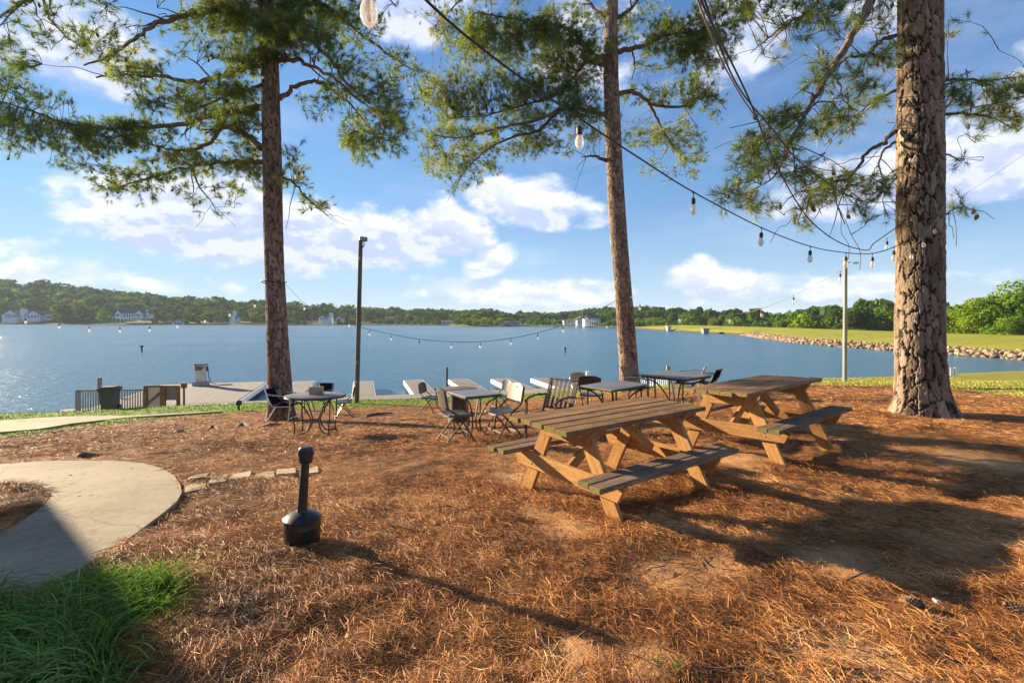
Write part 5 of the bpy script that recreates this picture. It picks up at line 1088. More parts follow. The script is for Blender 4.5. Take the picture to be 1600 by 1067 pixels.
# ------------------------------------------------------------------ chairs
DKP = mat('brown_resin', (.075, .060, .050), .5, var=.15, bump=.1); TANP = mat('tan_resin', (.36, .27, .195), .5, var=.06); BLKP = mat('black_resin', (.020, .024, .030), .4, var=.15); FRM = mat('dark_chair_frame', (.06, .055, .05), .4, metal=.4, var=.2); GFR = mat('grey_chair_frame', (.25, .24, .23), .4, metal=.6, var=.15)
ALU = mat('bare_aluminium', (.66, .67, .68), .3, metal=.9, var=.08); SLING = mat('black_mesh_sling', (.010, .011, .013), .95, spec=.0, var=.2, vscale=90); IRON = mat('dark_iron', (.055, .05, .045), .5, metal=.5, var=.3); BRZ = mat('bronze_slat', (.095, .072, .052), .55, metal=.2, var=.25)
def folding_chair(label, p, face, plastic, frame, group='folding chairs on the straw', sc_=1.):
    """face: plan direction the sitter looks to"""
    t = thing('folding_chair', label, 'folding chair', p, math.atan2(face[1], face[0]) - math.pi / 2, group); t.scale = (sc_,) * 3
    rows = [[(x, y - .0, .435 + .020 * (abs(x) / .21) ** 2 - .012 + (.0 if y < .17 else -.02)) for y in (-.19, -.12, 0, .12, .19, .21)] for x in (-.215, -.17, -.09, 0, .09, .17, .215)]
    b = MB(); b.grid(rows, .03); b.build('seat', plastic, t)
    rows = []
    for i in range(9):
        x = -.225 + .45 * i / 8; cur = .035 * (1 - (x / .225) ** 2); tp = .835 - .045 * (abs(x) / .225) ** 4; bt = .535 + .03 * (abs(x) / .225) ** 4
        rows.append([(x, -.205 - cur - .055 * ((z_ - .54) / .3), z_) for z_ in [bt + (tp - bt) * k / 5 for k in range(6)]])
    b = MB(); b.grid(rows, .022); bk = b.build('backrest', plastic, t)
    b = MB(); b.box((0, -.287 + .012, .775), (.10, .034, .028), Matrix.Rotation(.18, 3, 'X'), .008); b.build('handle_slot', DKW, bk)
    for s in (-1, 1):
        b = MB(); b.tube(bez([(s * .225, -.255, .80), (s * .228, -.20, .55), (s * .228, -.02, .40), (s * .225, .235, 0)], 5), .0125, 8); b.build('front_leg', frame, t)
        b = MB(); b.tube([(s * .200, .155, .43), (s * .200, -.02, .27), (s * .205, -.25, 0)], .0125, 8); b.build('rear_leg', frame, t)
    b = MB(); b.tube([(-.226, .16, .13), (.226, .16, .13)], .010, 6); b.build('stretcher', frame, t); b = MB(); b.tube([(-.205, -.18, .10), (.205, -.18, .10)], .010, 6); b.build('stretcher', frame, t)
    return t
folding_chair('dark brown folding chair nearest the camera, seen from behind', gp(713, 690), (.90, .42), DKP, FRM)
folding_chair('tan folding chair beside the left end of the nearer picnic table', gp(786, 683), (-.86, -.5), TANP, FRM)
folding_chair('black folding chair standing alone left of the brown round table', gp(672, 644), (.97, -.24), BLKP, FRM)
folding_chair('black folding chair right of the round table by the first pine', gp(538, 653), (-.95, -.31), BLKP, FRM)
folding_chair('tan folding chair behind the tilted metal table near the second pine', gp(907, 628), (.25, -.97), TANP, GFR)
folding_chair('black folding chair in front of the tilted metal table, its back to the camera', gp(925, 647), (.35, .94), BLKP, FRM)
folding_chair('black folding chair mostly hidden behind the grey square table', gp(782, 642), (-.8, -.6), BLKP, FRM)
def sling_chair(label, p, face, frame=ALU, sling=SLING, group='metal armchairs'):
    t = thing('sling_armchair', label, 'armchair', p, math.atan2(face[1], face[0]) - math.pi / 2, group)
    b = MB(); b.grid([[(x, y, .40 - .03 * math.sin((y + .22) / .46 * 3.14)) for y in np.linspace(-.20, .25, 7)] for x in np.linspace(-.24, .24, 3)], .012); b.build('seat', sling, t)
    b = MB(); b.grid([[(x, -.22 - .16 * (z_ - .42) / .38 - .02 * math.sin((z_ - .42) / .38 * 3.14), z_) for z_ in np.linspace(.42, .80, 6)] for x in np.linspace(-.24, .24, 3)], .012); b.build('backrest', sling, t)
    for s in (-1, 1):
        b = MB(); b.tube(bez([(s * .27, -.39, .80), (s * .27, -.22, .42), (s * .28, -.02, .38), (s * .28, .24, .39), (s * .28, .27, .30)], 4), .014, 8); b.build('side_rail', frame, t)
        b = MB(); b.tube(bez([(s * .28, -.34, .70), (s * .29, -.22, .665), (s * .29, .10, .64), (s * .29, .24, .60), (s * .29, .27, .50), (s * .29, .22, 0)], 5), .014, 8); b.build('armrest', frame, t)
        b = MB(); b.tube([(s * .28, -.08, .40), (s * .29, -.34, 0)], .014, 8); b.build('leg', frame, t)
    b = MB(); b.tube([(-.28, .23, .10), (.28, .23, .10)], .010, 6); b.build('stretcher', frame, t); b = MB(); b.tube([(-.27, -.39, .80), (.27, -.39, .80)], .014, 8); b.build('top_rail', frame, t)
    return t
sling_chair('silver framed black armchair in front of the first pine trunk', gp(447, 657), (.97, -.1))
sling_chair('black armchair tucked behind the round table by the first pine', gp(498, 645), (-.1, -1.), FRM)
sling_chair('black armchair right of the square table beyond the picnic tables', gp(1102, 617), (-.75, .66), FRM).scale = (.85, .85, .80)
sling_chair('black armchair with silver legs between the square table and the farther picnic table', gp(1074, 626), (-.85, .4), ALU)
def slat_chair(label, p, face):
    t = thing('slatted_armchair', label, 'armchair', p, math.atan2(face[1], face[0]) - math.pi / 2, 'slatted patio armchairs'); t.scale = (.92, .92, .90); BY = lambda z: -.24 - .22 * (z - .42) / .52
    for i in range(6): x = -.22 + .088 * i; b = MB(); b.bar((x, BY(.46), .46), (x, BY(.90), .90), .040, .012, (0, 1, 0)); b.build('slat', BRZ, t)
    for z_, nm in ((.92, 'top_rail'), (.46, 'lower_rail')): b = MB(); b.bar((-.27, BY(z_), z_), (.27, BY(z_), z_), .045, .025, (0, 0, 1)); b.build(nm, BRZ, t)
    for s in (-1, 1):
        b = MB(); b.bar((s * .27, BY(.94), .94), (s * .27, -.22, .40), .028, .028, (0, 1, 0)); b.bar((s * .27, -.22, .41), (s * .27, -.27, 0), .028, .028, (0, 1, 0)); b.build('rear_leg', BRZ, t)
        b = MB(); b.bar((s * .28, .24, .62), (s * .28, .26, 0), .034, .034, (0, 1, 0)); b.build('front_leg', BRZ, t)
        b = MB(); P = bez([(s * .28, BY(.66), .66), (s * .29, -.1, .68), (s * .29, .12, .67), (s * .29, .27, .62)], 5); b.tube(P, .018, 6); b.build('armrest', BRZ, t)
    b = MB()
    for k in range(5): b.bar((-.26, -.18 + k * .095, .40), (.26, -.18 + k * .095, .40), .07, .015)
    b.build('seat', BRZ, t); return t
slat_chair('slatted bronze armchair facing left behind the nearer picnic table', gp(858, 684), (-.62, -.78))
slat_chair('slatted bronze armchair leaning back against the second pine, facing right', gp(1003, 629), (.82, -.57))

# ------------------------------------------------------------------ metal patio tables
STONE = mat('grey_slate_top', (.17, .17, .17), .45, var=.25, vscale=6); BRTOP = mat('brown_round_top', (.13, .075, .045), .6, var=.3, vscale=5); MTOP = mat('bronze_mesh_top', (.17, .15, .12), .5, var=.2, vscale=30)
def scroll_leg(b, x, y, h):
    ax = Vector((x, y, 0)).normalized(); q = lambda r_, z_: (ax.x * r_, ax.y * r_, z_); R0 = math.hypot(x, y)
    b.tube(bez([q(R0, h - .03), q(R0 * .62, h - .12), q(R0 * .30, h - .32), q(R0 * .22, h - .45), q(R0 * .45, h - .62), q(R0 * .9, .03), q(R0 * .98, .0)], 5), .012, 6)
    b.tube(bez([q(R0 * .95, h - .04), q(R0 * .94, h - .3), q(R0 * .88, h - .55), q(R0 * .93, .02)], 4), .012, 6)
def patio_table(label, c, rz, w, d, h, top, round_=False, tilt=(0, 0), group='metal patio tables'):
    t = thing('patio_table', label, 'patio table', c, rz, group); b = MB()
    if round_:
        b.lathe([(0, h - .025), (w / 2 - .02, h - .025), (w / 2, h - .012), (w / 2, h), (w / 2 - .02, h + .006), (0, h + .006)], 40)
        b.v = [(x, y * d / w, z + tilt[0] * x + tilt[1] * y) for x, y, z in b.v]
    else: b.box((0, 0, h), (w, d, .02), Matrix.Rotation(tilt[0], 3, 'Y'), .006); 
    b.build('tabletop', top, t)
    rb = MB()
    if round_: rb.tube([(math.cos(a) * (w / 2 - .01), math.sin(a) * (d / 2 - .01), h - .03 + tilt[0] * math.cos(a) * w / 2 + tilt[1] * math.sin(a) * d / 2) for a in np.linspace(0, 6.2832, 33)], .012, 6, False)
    else: rb.tube([(i * (w / 2 - .02), j * (d / 2 - .02), h - .025) for i, j in ((-1, -1), (1, -1), (1, 1), (-1, 1), (-1, -1))], .013, 6, False)
    rb.build('rim', IRON, t)
    for i in (-1, 1):
        for j in (-1, 1): b = MB(); f = .62 if round_ else .82; scroll_leg(b, i * w / 2 * f, j * d / 2 * f, h - .02); b.build('leg', IRON, t)
    return t
def at_height(u, v, h): p = gp(u, v, h); p.z -= h; return p
patio_table('oval dark table with curved legs beside the first pine', at_height(493, 617, .70), .1, 1.05, .80, .70, STONE, True)
patio_table('grey square table with scrolled iron legs between the folding chairs', at_height(741, 614, .71), .55, .66, .70, .71, STONE)
patio_table('tilted grey metal table in front of the second pine', at_height(960, 602, .71), .62, .78, .62, .71, STONE, tilt=(-.035, 0))
patio_table('square bronze mesh table beyond the picnic tables, right of the second pine', at_height(1056, 586.5, .72), .70, .80, .80, .72, MTOP)
p = at_height(716, 607, .74); t = thing('spool_table', 'round brown table on a dark drum base behind the grey square table', 'table', p); b = MB(); b.lathe([(0, .70), (.42, .70), (.44, .715), (.44, .735), (.42, .745), (0, .745)], 36); b.build('tabletop', BRTOP, t)
b = MB(); b.lathe([(.24, 0), (.22, .06), (.20, .10), (.19, .6), (.23, .70)], 20); b.build('drum_base', mat('dark_brown_staves', (.085, .05, .03), .8, var=.5, vscale=9, stretch=(1, 1, .1), bump=.5), t)
# condiment caddy on the round table
q = at_height(494.5, 616, .71); t = thing('condiment_caddy', 'small tan box of bottles standing on the oval table', 'caddy', (q.x, q.y, q.z + .707)); b = MB(); 
for (x, y, w_, d_) in ((0, -.07, .20, .008), (0, .07, .20, .008), (-.10, 0, .008, .148), (.10, 0, .008, .148)): b.box((x, y, .07), (w_, d_, .14))
b.box((0, 0, .006), (.19, .13, .008)); b.build('box', mat('tan_wood_box', (.42, .27, .15), .7, var=.2, vscale=6), t)
for k, (x, y) in enumerate([(-.06, -.02), (0, .025), (.06, -.015)]): b = MB(); b.lathe([(.022, .012), (.024, .02), (.024, .13), (.010, .165), (.010, .20), (0, .20)], 10, (x, y, 0)); b.build('bottle', mat('clear_bottle', (.45, .48, .48), .15, spec=.8), t)

# ------------------------------------------------------------------ cigarette receptacle
p = gp(472, 848); BP = mat('black_poly', (.022, .020, .018), .38, var=.3, vscale=5, bump=.15, bscale=120)
t = thing('ash_receptacle', 'black smoking receptacle with a tall neck standing in the pine straw', 'ash bin', p, .3); k = p.y / F; Rb = 27.6 * k
b = MB(); b.lathe([(0, -.02), (Rb * .90, -.02), (Rb * .95, .0), (Rb * .97, .05), (Rb * .985, 24 * k), (Rb, 26 * k), (Rb, 28 * k), (Rb * .985, 29.5 * k), (Rb * .99, 39 * k)], 40); b.build('base', BP, t)
b = MB(); b.lathe([(Rb * .99, 37 * k), (Rb * 1.02, 38 * k), (Rb * 1.02, 40 * k), (Rb * .97, 41 * k), (Rb * .78, 45 * k), (Rb * .5, 48 * k), (Rb * .32, 49.5 * k), (Rb * .28, 52 * k)], 40); b.build('lid', BP, t)
b = MB(); N_ = 10; pr = [(8.4, 49), (7.6, 52), (7.1, 80), (6.3, 118), (6.4, 128)]
vs = [(r_ * k * (1.0 if True else 1) * math.cos(a) + (z_ - 49) * k * .06, r_ * k * math.sin(a), z_ * k) for r_, z_ in pr for a in np.linspace(0, 2 * math.pi, N_, endpoint=False)]
b.add(vs, [(i * N_ + j, i * N_ + (j + 1) % N_, (i + 1) * N_ + (j + 1) % N_, (i + 1) * N_ + j) for i in range(4) for j in range(N_)], False); b.build('neck', BP, t)
b = MB(); hx = (138 - 49) * k * .06
b.add([], []); prof = [(7.4, 123), (9.6, 125), (10.6, 129), (10.8, 144), (10.2, 147.5), (8.5, 149), (0, 149.4)]; b.lathe([(r_ * k, z_ * k) for r_, z_ in prof], 16, (hx, 0, 0)); b.v = [(x * 1.0, y * .8, z) for x, y, z in b.v]; hd = b.build('head', BP, t)
for s in (-1, 1): b = MB(); b.tube([(hx + s * 8 * k, -4 * k, 140 * k), (hx + s * 11.4 * k, -5.2 * k, 140 * k)], 3.6 * k, 12); b.build('ash_hole', DKW, hd)

# ------------------------------------------------------------------ flagstones, roots, bricks edging
FS = mat('flagstone', (.48, .34, .19), .9, var=.3, vscale=4, bump=.5, bscale=20, rnd_obj=.12)
for i, (P, lb) in enumerate([([(283, 771), (290, 758), (324, 747), (321, 762)], 'first flagstone next to the concrete path'), ([(293, 752), (300, 746), (328, 741), (324, 748)], 'thin flagstone lying behind the first one near the concrete path'), ([(324, 757), (330, 747), (356, 741), (354, 753)], 'second flagstone from the concrete path'),
                             ([(357, 751), (362, 743), (394, 736), (390, 747)], 'middle flagstone of the short row'), ([(396, 749), (399, 741), (430, 735), (429, 746)], 'flagstone just left of the black ash receptacle neck'), ([(431, 742), (433, 734), (462, 731), (463, 740)], 'flagstone behind the neck of the black ash receptacle'), ([(470, 741), (472, 733), (496, 727), (499, 737)], 'flagstone just right of the black ash receptacle neck')]):
    w = [gp(u, v) for u, v in P]; b = MB(); n = 6; ring = []
    for a, c in zip(w, w[1:] + w[:1]):
        for j in range(n): s = j / n; q = a.lerp(c, s); ring.append(q + Vector((rnd.uniform(-.008, .008), rnd.uniform(-.008, .008), 0)))
    m_ = len(ring); mb_ = float(np.mean([bumps(np.array([q.x]), np.array([q.y]))[0] for q in ring])); top = [Vector((q.x, q.y, gz(q.x, q.y) + mb_ + .022)) for q in ring]; zt = sum(q.z for q in top) / m_; ct = sum(ring, Vector()) / m_; inner = [ct.lerp(Vector((q.x, q.y, 0)), .93) for q in ring]
    b.add([(q.x, q.y, q.z - .09) for q in top] + [(q.x, q.y, q.z - .006) for q in top] + [(q.x, q.y, t_.z + .002) for q, t_ in zip(inner, top)], [(j, (j + 1) % m_, m_ + (j + 1) % m_, m_ + j) for j in range(m_)] + [(m_ + j, m_ + (j + 1) % m_, 2 * m_ + (j + 1) % m_, 2 * m_ + j) for j in range(m_)] + [tuple(range(2 * m_, 3 * m_))])
    tag(b.build('flagstone', FS), lb, 'flagstone', 'row of tan flagstones in the straw')
ROOT = mat('root_bark', (.17, .12, .085), .9, var=.5, vscale=9, bump=.8)
for P, r0, lb in [([(262, 681), (282, 674), (305, 675)], .05, 'dark surface root in the straw, left of the first pine and middle of three'), ([(222, 690), (240, 684), (258, 684)], .035, 'thin low root in the straw beyond the concrete path'), ([(320, 672), (334, 668), (346, 671)], .05, 'dark root hump in the straw right of the middle root'), ([(362, 670), (380, 663), (398, 668)], .055, 'arched root hump nearest the first pine on its left'),
                  ([(402, 668), (425, 664), (445, 662)], .045, 'pale root running out from the foot of the first pine'), ([(455, 660), (480, 657), (510, 651)], .035, 'long pale root under the oval table'), ([(562, 655), (580, 649), (612, 647), (640, 650)], .05, 'long root crossing the straw between the black folding chairs'), ([(115, 714), (130, 711), (155, 708)], .03, 'thin root behind the top of the concrete path')]:
    c = bez([gp(u, v, r0 * .1) - Vector((0, 0, (r0 * 1.3 if i in (0, len(P) - 1) else 0))) for i, (u, v) in enumerate(P)], 6); c = [q + Vector((0, 0, rnd.uniform(-.008, .012))) for q in c]; m_ = len(c)
    b = MB(); b.tube(c, [r0 * (.55 + .5 * math.sin(3.14 * i / (m_ - 1))) for i in range(m_)], 8); tag(b.build('surface_root', ROOT), lb, 'root', 'surface roots in the straw')
# fallen cones, twigs and litter
def cone_mesh():
    b = MB(); b.lathe([(0, -.05), (.018, -.045), (.030, -.02), (.033, 0), (.026, .03), (.010, .055), (0, .06)], 10)
    for i in range(8):
        z = -.04 + i * .012; r_ = .034 * math.sqrt(max(.05, 1 - ((z + .005) / .062) ** 2))
        for j in range(8):
            a = j * .785 + i * .39; d = Vector((math.cos(a), math.sin(a), 0)); s = Vector((-d.y, d.x, 0)); o = Vector((0, 0, z))
            b.add([o + d * r_ * .8 - s * .010, o + d * r_ * .8 + s * .010, o + d * (r_ + .012) + Vector((0, 0, .010)), o + d * r_ * .85 + Vector((0, 0, .008))], [(0, 1, 2), (0, 2, 3), (1, 3, 2)])
    return b.mesh('fallen_cone')
CMs = cone_mesh(); CMs.materials.append(CONE)
for (u, v, lb) in [(1428, 950, 'brown pine cone lit by the sun at the lower right of the yard'), (1325, 767, 'pine cone lying right of the farther picnic table'), (1590, 962, 'pine cone at the right edge of the yard')]:
    q = gp(u, v); o = bpy.data.objects.new('fallen_cone', CMs); COL.objects.link(o); o.location = (q.x, q.y, float(zs(np.array([q.x]), np.array([q.y]))[0]) + .035); o.rotation_euler = (1.4, .3, rnd.uniform(0, 6)); o.scale = (.9,) * 3; tag(o, lb, 'pine cone', 'fallen pine cones')
LIT = mat('white_scrap', (.75, .72, .66), .7)
for (u, v, lb, s) in [(1464, 938, 'small white scrap beside the sunlit pine cone', .05), (1538, 726, 'small pale stone in the shade at the right', .05), (1585, 814, 'tiny pale stone at the right edge', .04)]:
    q = gp(u, v); b = MB(); b.box((0, 0, 0), (s, s * .6, .018), None, .005); o = b.build('litter_scrap', LIT); o.location = (q.x, q.y, float(zs(np.array([q.x]), np.array([q.y]))[0]) + .022); o.rotation_euler = (.2, .1, 1.2); tag(o, lb, 'litter')

# ------------------------------------------------------------------ liriope clump and weeds
def blade_clump(name, label, centres, m, parent_cat, seed, lo, hi, wid):
    r = np.random.default_rng(seed); V = []; Fc = []; Tt = []; seg = 5; off = 0
    for (x, y, n) in centres:
        z = float(zs(np.array([x]), np.array([y]))[0])
        for _ in range(n):
            a = r.uniform(0, 6.283); L = r.uniform(lo, hi); out = r.uniform(.6, 1.25); w = wid * r.uniform(.7, 1.25); bx = x + r.normal(0, .035); by = y + r.normal(0, .035); d = np.array([math.cos(a), math.sin(a)]); s = np.array([-d[1], d[0]]); twist = r.normal(0, .25)
            for k in range(seg + 1):
                t_ = k / seg; hr = L * out * (t_ ** 1.25) * .8; hz_ = L * (t_ * (1.15 - .2 * out) - out * .80 * t_ * t_); c = np.array([bx, by]) + d * hr + s * twist * t_ * t_ * L * .5; ww = w * (1 - t_ ** 2.2) * .5 + .0004
                V.append((c[0] + s[0] * ww, c[1] + s[1] * ww, z + max(hz_, .005 + .01 * t_))); V.append((c[0] - s[0] * ww, c[1] - s[1] * ww, z + max(hz_, .005 + .01 * t_) + .002))
                if k: Fc.append((off + 2 * k - 2, off + 2 * k - 1, off + 2 * k + 1, off + 2 * k))
            Tt += [float(np.clip(r.normal(.42, .2), 0, 1))] * (2 * seg + 2); off += 2 * seg + 2
    t = thing(name, label, parent_cat, (0, 0, 0)); o = npmesh('blades', np.array(V), np.array(Fc), m, t, True, {'tint': np.array(Tt)}); o['kind'] = 'stuff'; return t
LIR = leaf_mat('liriope_blades', (.08, .15, .03), (.20, .29, .07), (.48, .54, .26), .3)
poly = pxpoly([(-60, 950), (0, 965), (60, 945), (110, 932), (170, 922), (225, 916), (262, 922), (270, 940), (240, 965), (190, 985), (165, 1020), (150, 1100), (-150, 1160), (-120, 1000)]); cs = []
P_ = np.array(poly); 
while len(cs) < 120:
    x = rnd.uniform(P_[:, 0].min(), P_[:, 0].max()); y = rnd.uniform(P_[:, 1].min(), P_[:, 1].max())
    if inpoly(np.array([x]), np.array([y]), poly)[0] and x / y > -1.5 and y > 1.3: cs.append((x, y, rnd.randint(38, 60)))
blade_clump('liriope_clump', 'thick clump of long dark green grass blades in the lower left corner', cs, LIR, 'ornamental grass', 3, .19, .38, .0065)
wd_ = []
for (u, v, n) in [(215, 1010, 10), (262, 985, 8), (240, 1040, 12), (300, 985, 6), (210, 1060, 14), (190, 990, 10)]: q = gp(u, v); wd_.append((q.x, q.y, n))
blade_clump('grass_tuft', 'sparse green blades in the shade right of the big clump', wd_, LIR, 'grass tuft', 4, .10, .22, .005)
for (u, v, n, lb) in [(1050, 1055, 34, 'small green weed at the bottom edge of the yard'), (1152, 1010, 20, 'small green weed near the bottom right of the centre'), (1446, 688, 46, 'low green tuft in the straw below the thick pine'), (255, 727, 12, 'tiny yellow green weed behind the rounded path'), (250, 806, 12, 'tiny weed at the lower edge of the rounded path'), (1205, 1055, 14, 'tiny green weed at the bottom edge')]:
    q = gp(u, v); blade_clump('weed', lb, [(q.x, q.y, n)], LIR, 'weed', u, .03, .08, .008)

# ------------------------------------------------------------------ string lights and cables
CAB = mat('black_cable', (.012, .012, .013), .5); CABG = mat('grey_wire', (.28, .27, .25), .5); SOC = mat('socket_rubber', (.020, .020, .022), .5, var=.3); CABT = mat('tan_rope', (.34, .27, .18), .8)
def glass_mat():
    m = bpy.data.materials.new('bulb_glass'); m.use_nodes = True; T = NT(m.node_tree); nt = m.node_tree
    for n in list(nt.nodes): nt.nodes.remove(n)
    tr = T.n('ShaderNodeBsdfTransparent'); tr.inputs[0].default_value = (.95, .96, .95, 1); gl = T.n('ShaderNodeBsdfGlossy'); gl.inputs['Roughness'].default_value = .06; df = T.n('ShaderNodeBsdfTranslucent'); df.inputs[0].default_value = (.9, .88, .82, 1); d2 = T.n('ShaderNodeBsdfDiffuse'); d2.inputs[0].default_value = (.9, .88, .84, 1)
    lw = T.n('ShaderNodeLayerWeight'); lw.inputs[0].default_value = .35
    a = T.n('ShaderNodeMixShader'); T.lk(T.math('MULTIPLY_ADD', lw.outputs['Fresnel'], .8, .05), a.inputs[0]); T.lk(tr.outputs[0], a.inputs[1]); T.lk(gl.outputs[0], a.inputs[2])
    e = T.n('ShaderNodeMixShader'); e.inputs[0].default_value = .5; T.lk(df.outputs[0], e.inputs[1]); T.lk(d2.outputs[0], e.inputs[2])
    c = T.n('ShaderNodeMixShader'); T.lk(T.math('MULTIPLY_ADD', lw.outputs['Facing'], .45, .22), c.inputs[0]); T.lk(a.outputs[0], c.inputs[1]); T.lk(e.outputs[0], c.inputs[2]); T.lk(c.outputs[0], T.n('ShaderNodeOutputMaterial').inputs[0]); return m
GLS = glass_mat(); FIL = mat('filament', (.75, .36, .10), .4)
def sock_mesh():
    b = MB(); b.tube([(0, 0, 0), (.003, 0, -.03), (0, 0, -.055)], .004, 6); b.lathe([(.0, -.050), (.012, -.052), (.020, -.062), (.021, -.085), (.019, -.088), (.0205, -.092), (.0205, -.108), (.017, -.112), (0, -.112)][::-1], 12); b.lathe([(.008, .010), (.010, -.002), (.006, -.012)], 8); return b.mesh('socket')
def bulb_mesh():
    b = MB(); b.lathe([(0, -.212), (.010, -.210), (.022, -.198), (.029, -.178), (.030, -.160), (.025, -.138), (.017, -.122), (.0145, -.111)], 16); return b.mesh('bulb')
def fil_mesh():
    b = MB()
    for k in range(5): a = k * 1.257; b.tube([(.004 * math.cos(a), .004 * math.sin(a), -.125), (.009 * math.cos(a), .009 * math.sin(a), -.165), (.004 * math.cos(a), .004 * math.sin(a), -.192)], .0010, 4)
    b.tube([(0, 0, -.112), (0, 0, -.19)], .002, 5); return b.mesh('filament')
SOM, BUM, FIM = sock_mesh(), bulb_mesh(), fil_mesh(); SOM.materials.append(SOC); BUM.materials.append(GLS); FIM.materials.append(FIL)
def hang_bulb(parent, p, small=False, scl=1.):
    so_ = bpy.data.objects.new('socket', SOM); COL.objects.link(so_); so_.parent = parent; so_.location = p; so_.rotation_euler = (rnd.uniform(-.05, .05), rnd.uniform(-.05, .05), 0); so_.scale = (scl,) * 3
    bu = bpy.data.objects.new('bulb', BUM); COL.objects.link(bu); bu.parent = so_
    if not small: fi = bpy.data.objects.new('filament', FIM); COL.objects.link(fi); fi.parent = so_
def string(name, label, pts, r, m, bulbs=(), small=False, cat='string light', scl=1., group=None):
    t = thing(name, label, cat, (0, 0, 0), 0, group); c = bez([ray(u, v, D) for u, v, D in pts], 14); b = MB(); b.tube(c, r, 6); b.build('cable', m, t, False)
    cu = [(U0 + F * q.x / q.y, q) for q in c]
    for bu in bulbs:
        q = min(cu, key=lambda e: abs(e[0] - bu))[1]; hang_bulb(t, q - Vector((0, 0, .004)), small, scl)
    return t
GR = 'outdoor string lights'
string('string_light', 'thick black string light sweeping down from the top centre to the thick pine', [(560, -130, 1.7), (665, 0, 2.15), (780, 97, 2.7), (905, 185, 3.4), (1000, 248, 4.0), (1083, 300, 4.7), (1190, 356, 5.8), (1266, 385, 6.5), (1322, 395, 7.0), (1363, 396, 7.3), (1397, 386, 7.4), (1424, 372, 7.55)], .0065, CAB, [905, 1084, 1190, 1266, 1322, 1363, 1397], group=GR)
string('string_light', 'string light above the camera showing one clear bulb at the top edge', [(380, -100, 1.55), (470, -62, 1.6), (572, -58, 1.68), (680, -75, 1.75), (760, -120, 1.8)], .005, CAB, [572], group=GR)
string('string_light', 'grey string of small bulbs looping between the second pine and thick pine', [(984, 462, b2.y), (1000, 473, 13.2), (1062, 491, 13.0), (1141, 492, 12.8), (1190, 482, 12.3), (1240, 461, 11.6), (1313, 424, 10.2), (1345, 402, 9.5), (1386, 372, 8.6), (1400, 362, 8.2), (1410, 356, 7.95)], .006, CABG, [1000, 1062, 1141, 1190, 1240, 1313, 1386], True, group=GR)
string('string_light', 'low string of bulbs over the water between dark pole and second pine', [(557, 510, 16.3), (600, 520, 16.0), (655, 530, 15.6), (705, 534, 15.2), (750, 534, 14.9), (795, 529, 14.6), (840, 520, 14.2), (880, 508, 13.9), (925, 490, 13.5), (962, 470, b2.y)], .008, CAB, [578, 612, 655, 704, 750, 797, 841, 881], True, scl=.95, group=GR)
string('string_light', 'string of small bulbs in front of the far left shore, tied to the first pine', [(-70, 470, 12.2), (-10, 487, 12.2), (40, 495, 12.2), (92, 503, 12.3), (139, 508, 12.3), (187, 509, 12.3), (234, 508, 12.4), (277, 502, 12.4), (320, 494, 12.5), (359, 484, 12.6), (398, 470, 12.7), (412, 447, 12.75)], .0022, CAB, [40, 92, 139, 187, 234, 277, 320, 359, 398], True, scl=.8, group=GR)
string('string_light', 'string of small bulbs between the first pine and the dark pole', [(444, 442, 12.9), (476, 474, 13.9), (510, 490, 14.8), (545, 502, 15.8), (557, 510, 16.3)], .004, CAB, [476, 545], True, scl=.9, group=GR)
string('string_light', 'short wire with three small bulbs on the face of the thick pine', [(1476, 322, 7.5), (1462, 345, 7.17), (1445, 368, 7.12), (1424, 388, 7.12), (1408, 402, 7.2)], .004, CABG, [1460, 1444, 1424], True, scl=.75, group=GR)
b = MB(); c = [Vector((b1.x, b1.y, 0)) + Vector((math.cos(a) * .30, math.sin(a) * .30, (V0 - 441) / F * b1.y + .02 * math.sin(2 * a))) + Vector(((428 - 439) / F * b1.y, 0, 0)) for a in np.linspace(0, 6.283, 25)]; b.tube(c, .012, 6, False); tag(b.build('cable_wrap', CAB), 'black cable wrapped once round the first pine trunk', 'cable')
GC = 'overhead cables'
string('overhead_cable', 'black overhead cable sagging lowest just left of the thick pine', [(1060, -110, 2.2), (1095, 0, 2.8), (1168, 150, 4.0), (1215, 262, 5.3), (1262, 340, 6.2), (1310, 378, 6.8), (1354, 391, 7.1), (1366, 380, 7.2), (1400, 356, 7.4), (1426, 336, 7.6)], .0070, CAB, [], cat='cable', group=GC)
string('overhead_cable', 'second black overhead cable running to the upper limbs of the thick pine', [(1070, -110, 2.3), (1101, 0, 2.9), (1150, 130, 3.9), (1205, 200, 5.0), (1260, 262, 6.0), (1340, 312, 6.9), (1400, 316, 7.5)], .0065, CAB, [], cat='cable', group=GC)
string('overhead_cable', 'tan rope hanging beside the black overhead cables', [(1055, -90, 2.3), (1090, 0, 2.9), (1130, 100, 3.7), (1175, 175, 4.7), (1225, 232, 5.6), (1275, 262, 6.4), (1320, 268, 6.9), (1345, 262, 7.1), (1372, 235, 7.3), (1400, 195, 7.5)], .0065, CABT, [], cat='rope', group=GC)
string('guy_wire', 'thin grey wire running up and right from the thick pine to the right edge', [(1474, 322, 7.6), (1520, 296, 7.2), (1570, 262, 6.8), (1660, 200, 6.2)], .0018, CABG, [], cat='wire', group='thin wires')
string('guy_wire', 'thin pale wire crossing the crown between the second pine and the thick pine', [(960, 238, b2.y), (1060, 190, 11.5), (1160, 145, 10), (1280, 70, 8.4), (1370, 10, 7.6)], .004, CABG, [], cat='wire', group='thin wires')
string('guy_wire', 'thin wire slanting down from the upper right branches to the thick pine', [(1270, -20, 6.0), (1310, 45, 6.6), (1360, 90, 7.1), (1400, 122, 7.4)], .0025, CABG, [], cat='wire', group='thin wires')
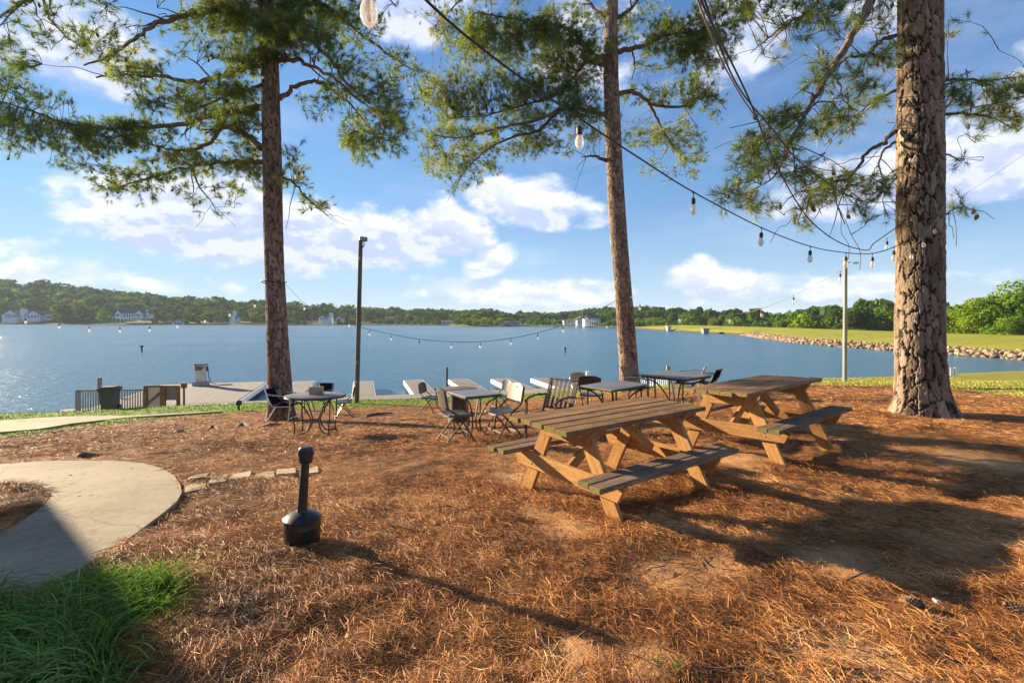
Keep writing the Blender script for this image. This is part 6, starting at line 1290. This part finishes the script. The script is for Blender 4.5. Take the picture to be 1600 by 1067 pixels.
string('guy_wire', 'thin wire from the second pine towards the lake', [(950, 252, b2.y), (880, 288, 14.5), (820, 318, 16)], .003, CABG, [], cat='wire', group='thin wires')
c = [Vector((b3.x, b3.y, 0)) + Vector((math.cos(a) * .41 + .0, math.sin(a) * .41, (V0 - 175) / F * b3.y + .08 * math.cos(a))) + Vector(((1436 - 1443) / F * b3.y, 0, 0)) for a in np.linspace(0, 6.283, 25)]; b = MB(); b.tube(c, .006, 6, False); tag(b.build('rope_loop', CABT), 'pale rope looped round the thick pine high up', 'rope')

# ------------------------------------------------------------------ clubhouse just outside the left of the frame (casts the shade on the path)
SID = mat('clapboard', (.55, .50, .42), .8, var=.1, vscale=3)
def build_club():
    e0 = Vector((-3.83, 4.125, 0)); k = 1 / math.tan(R(SUN_EL)); sdir = Vector((-sun_dir.x, -sun_dir.y, 0)).normalized(); hE = 2.75
    z0 = gz(e0.x, e0.y); cor = e0 - sdir * hE * k; ed = Vector((.78, -.625, 0)).normalized(); inn = Vector((-.625, -.78, 0)).normalized(); L = 6.1; zt = z0 + hE
    t = thing('clubhouse', 'clapboard building standing just left of the yard beside the concrete path', 'building', (cor.x, cor.y, z0 - 1.6), math.atan2(ed.y, ed.x)); H = hE + 1.6
    # local: x along eave, y = inwards negative
    b = MB(); b.box((L / 2, -4.4, H / 2 - .1), (L - .7, 8., H - .2)); w = b.build('wall', SID, t)
    r = MB(); P = [(0, 0, H), (L, 0, H), (L, -8.8, H), (0, -8.8, H), (0, -4.4, H + 1.7), (L, -4.4, H + 1.7)]
    r.add([Vector(p) - Vector((0, 0, .14)) for p in P] + P, [(6, 7, 11, 10), (8, 9, 10, 11), (0, 4, 5, 1), (2, 5, 4, 3), (0, 1, 7, 6), (2, 3, 9, 8), (1, 5, 11, 7), (5, 2, 8, 11), (0, 6, 10, 4), (4, 10, 9, 3)]); r.build('roof', ROOFB, t)
    for k_ in range(3): q = MB(); q.box((1.2 + k_ * 1.8, -.37, 2.9), (.9, .08, 1.1)); q.build('window', WIN, t)
build_club()
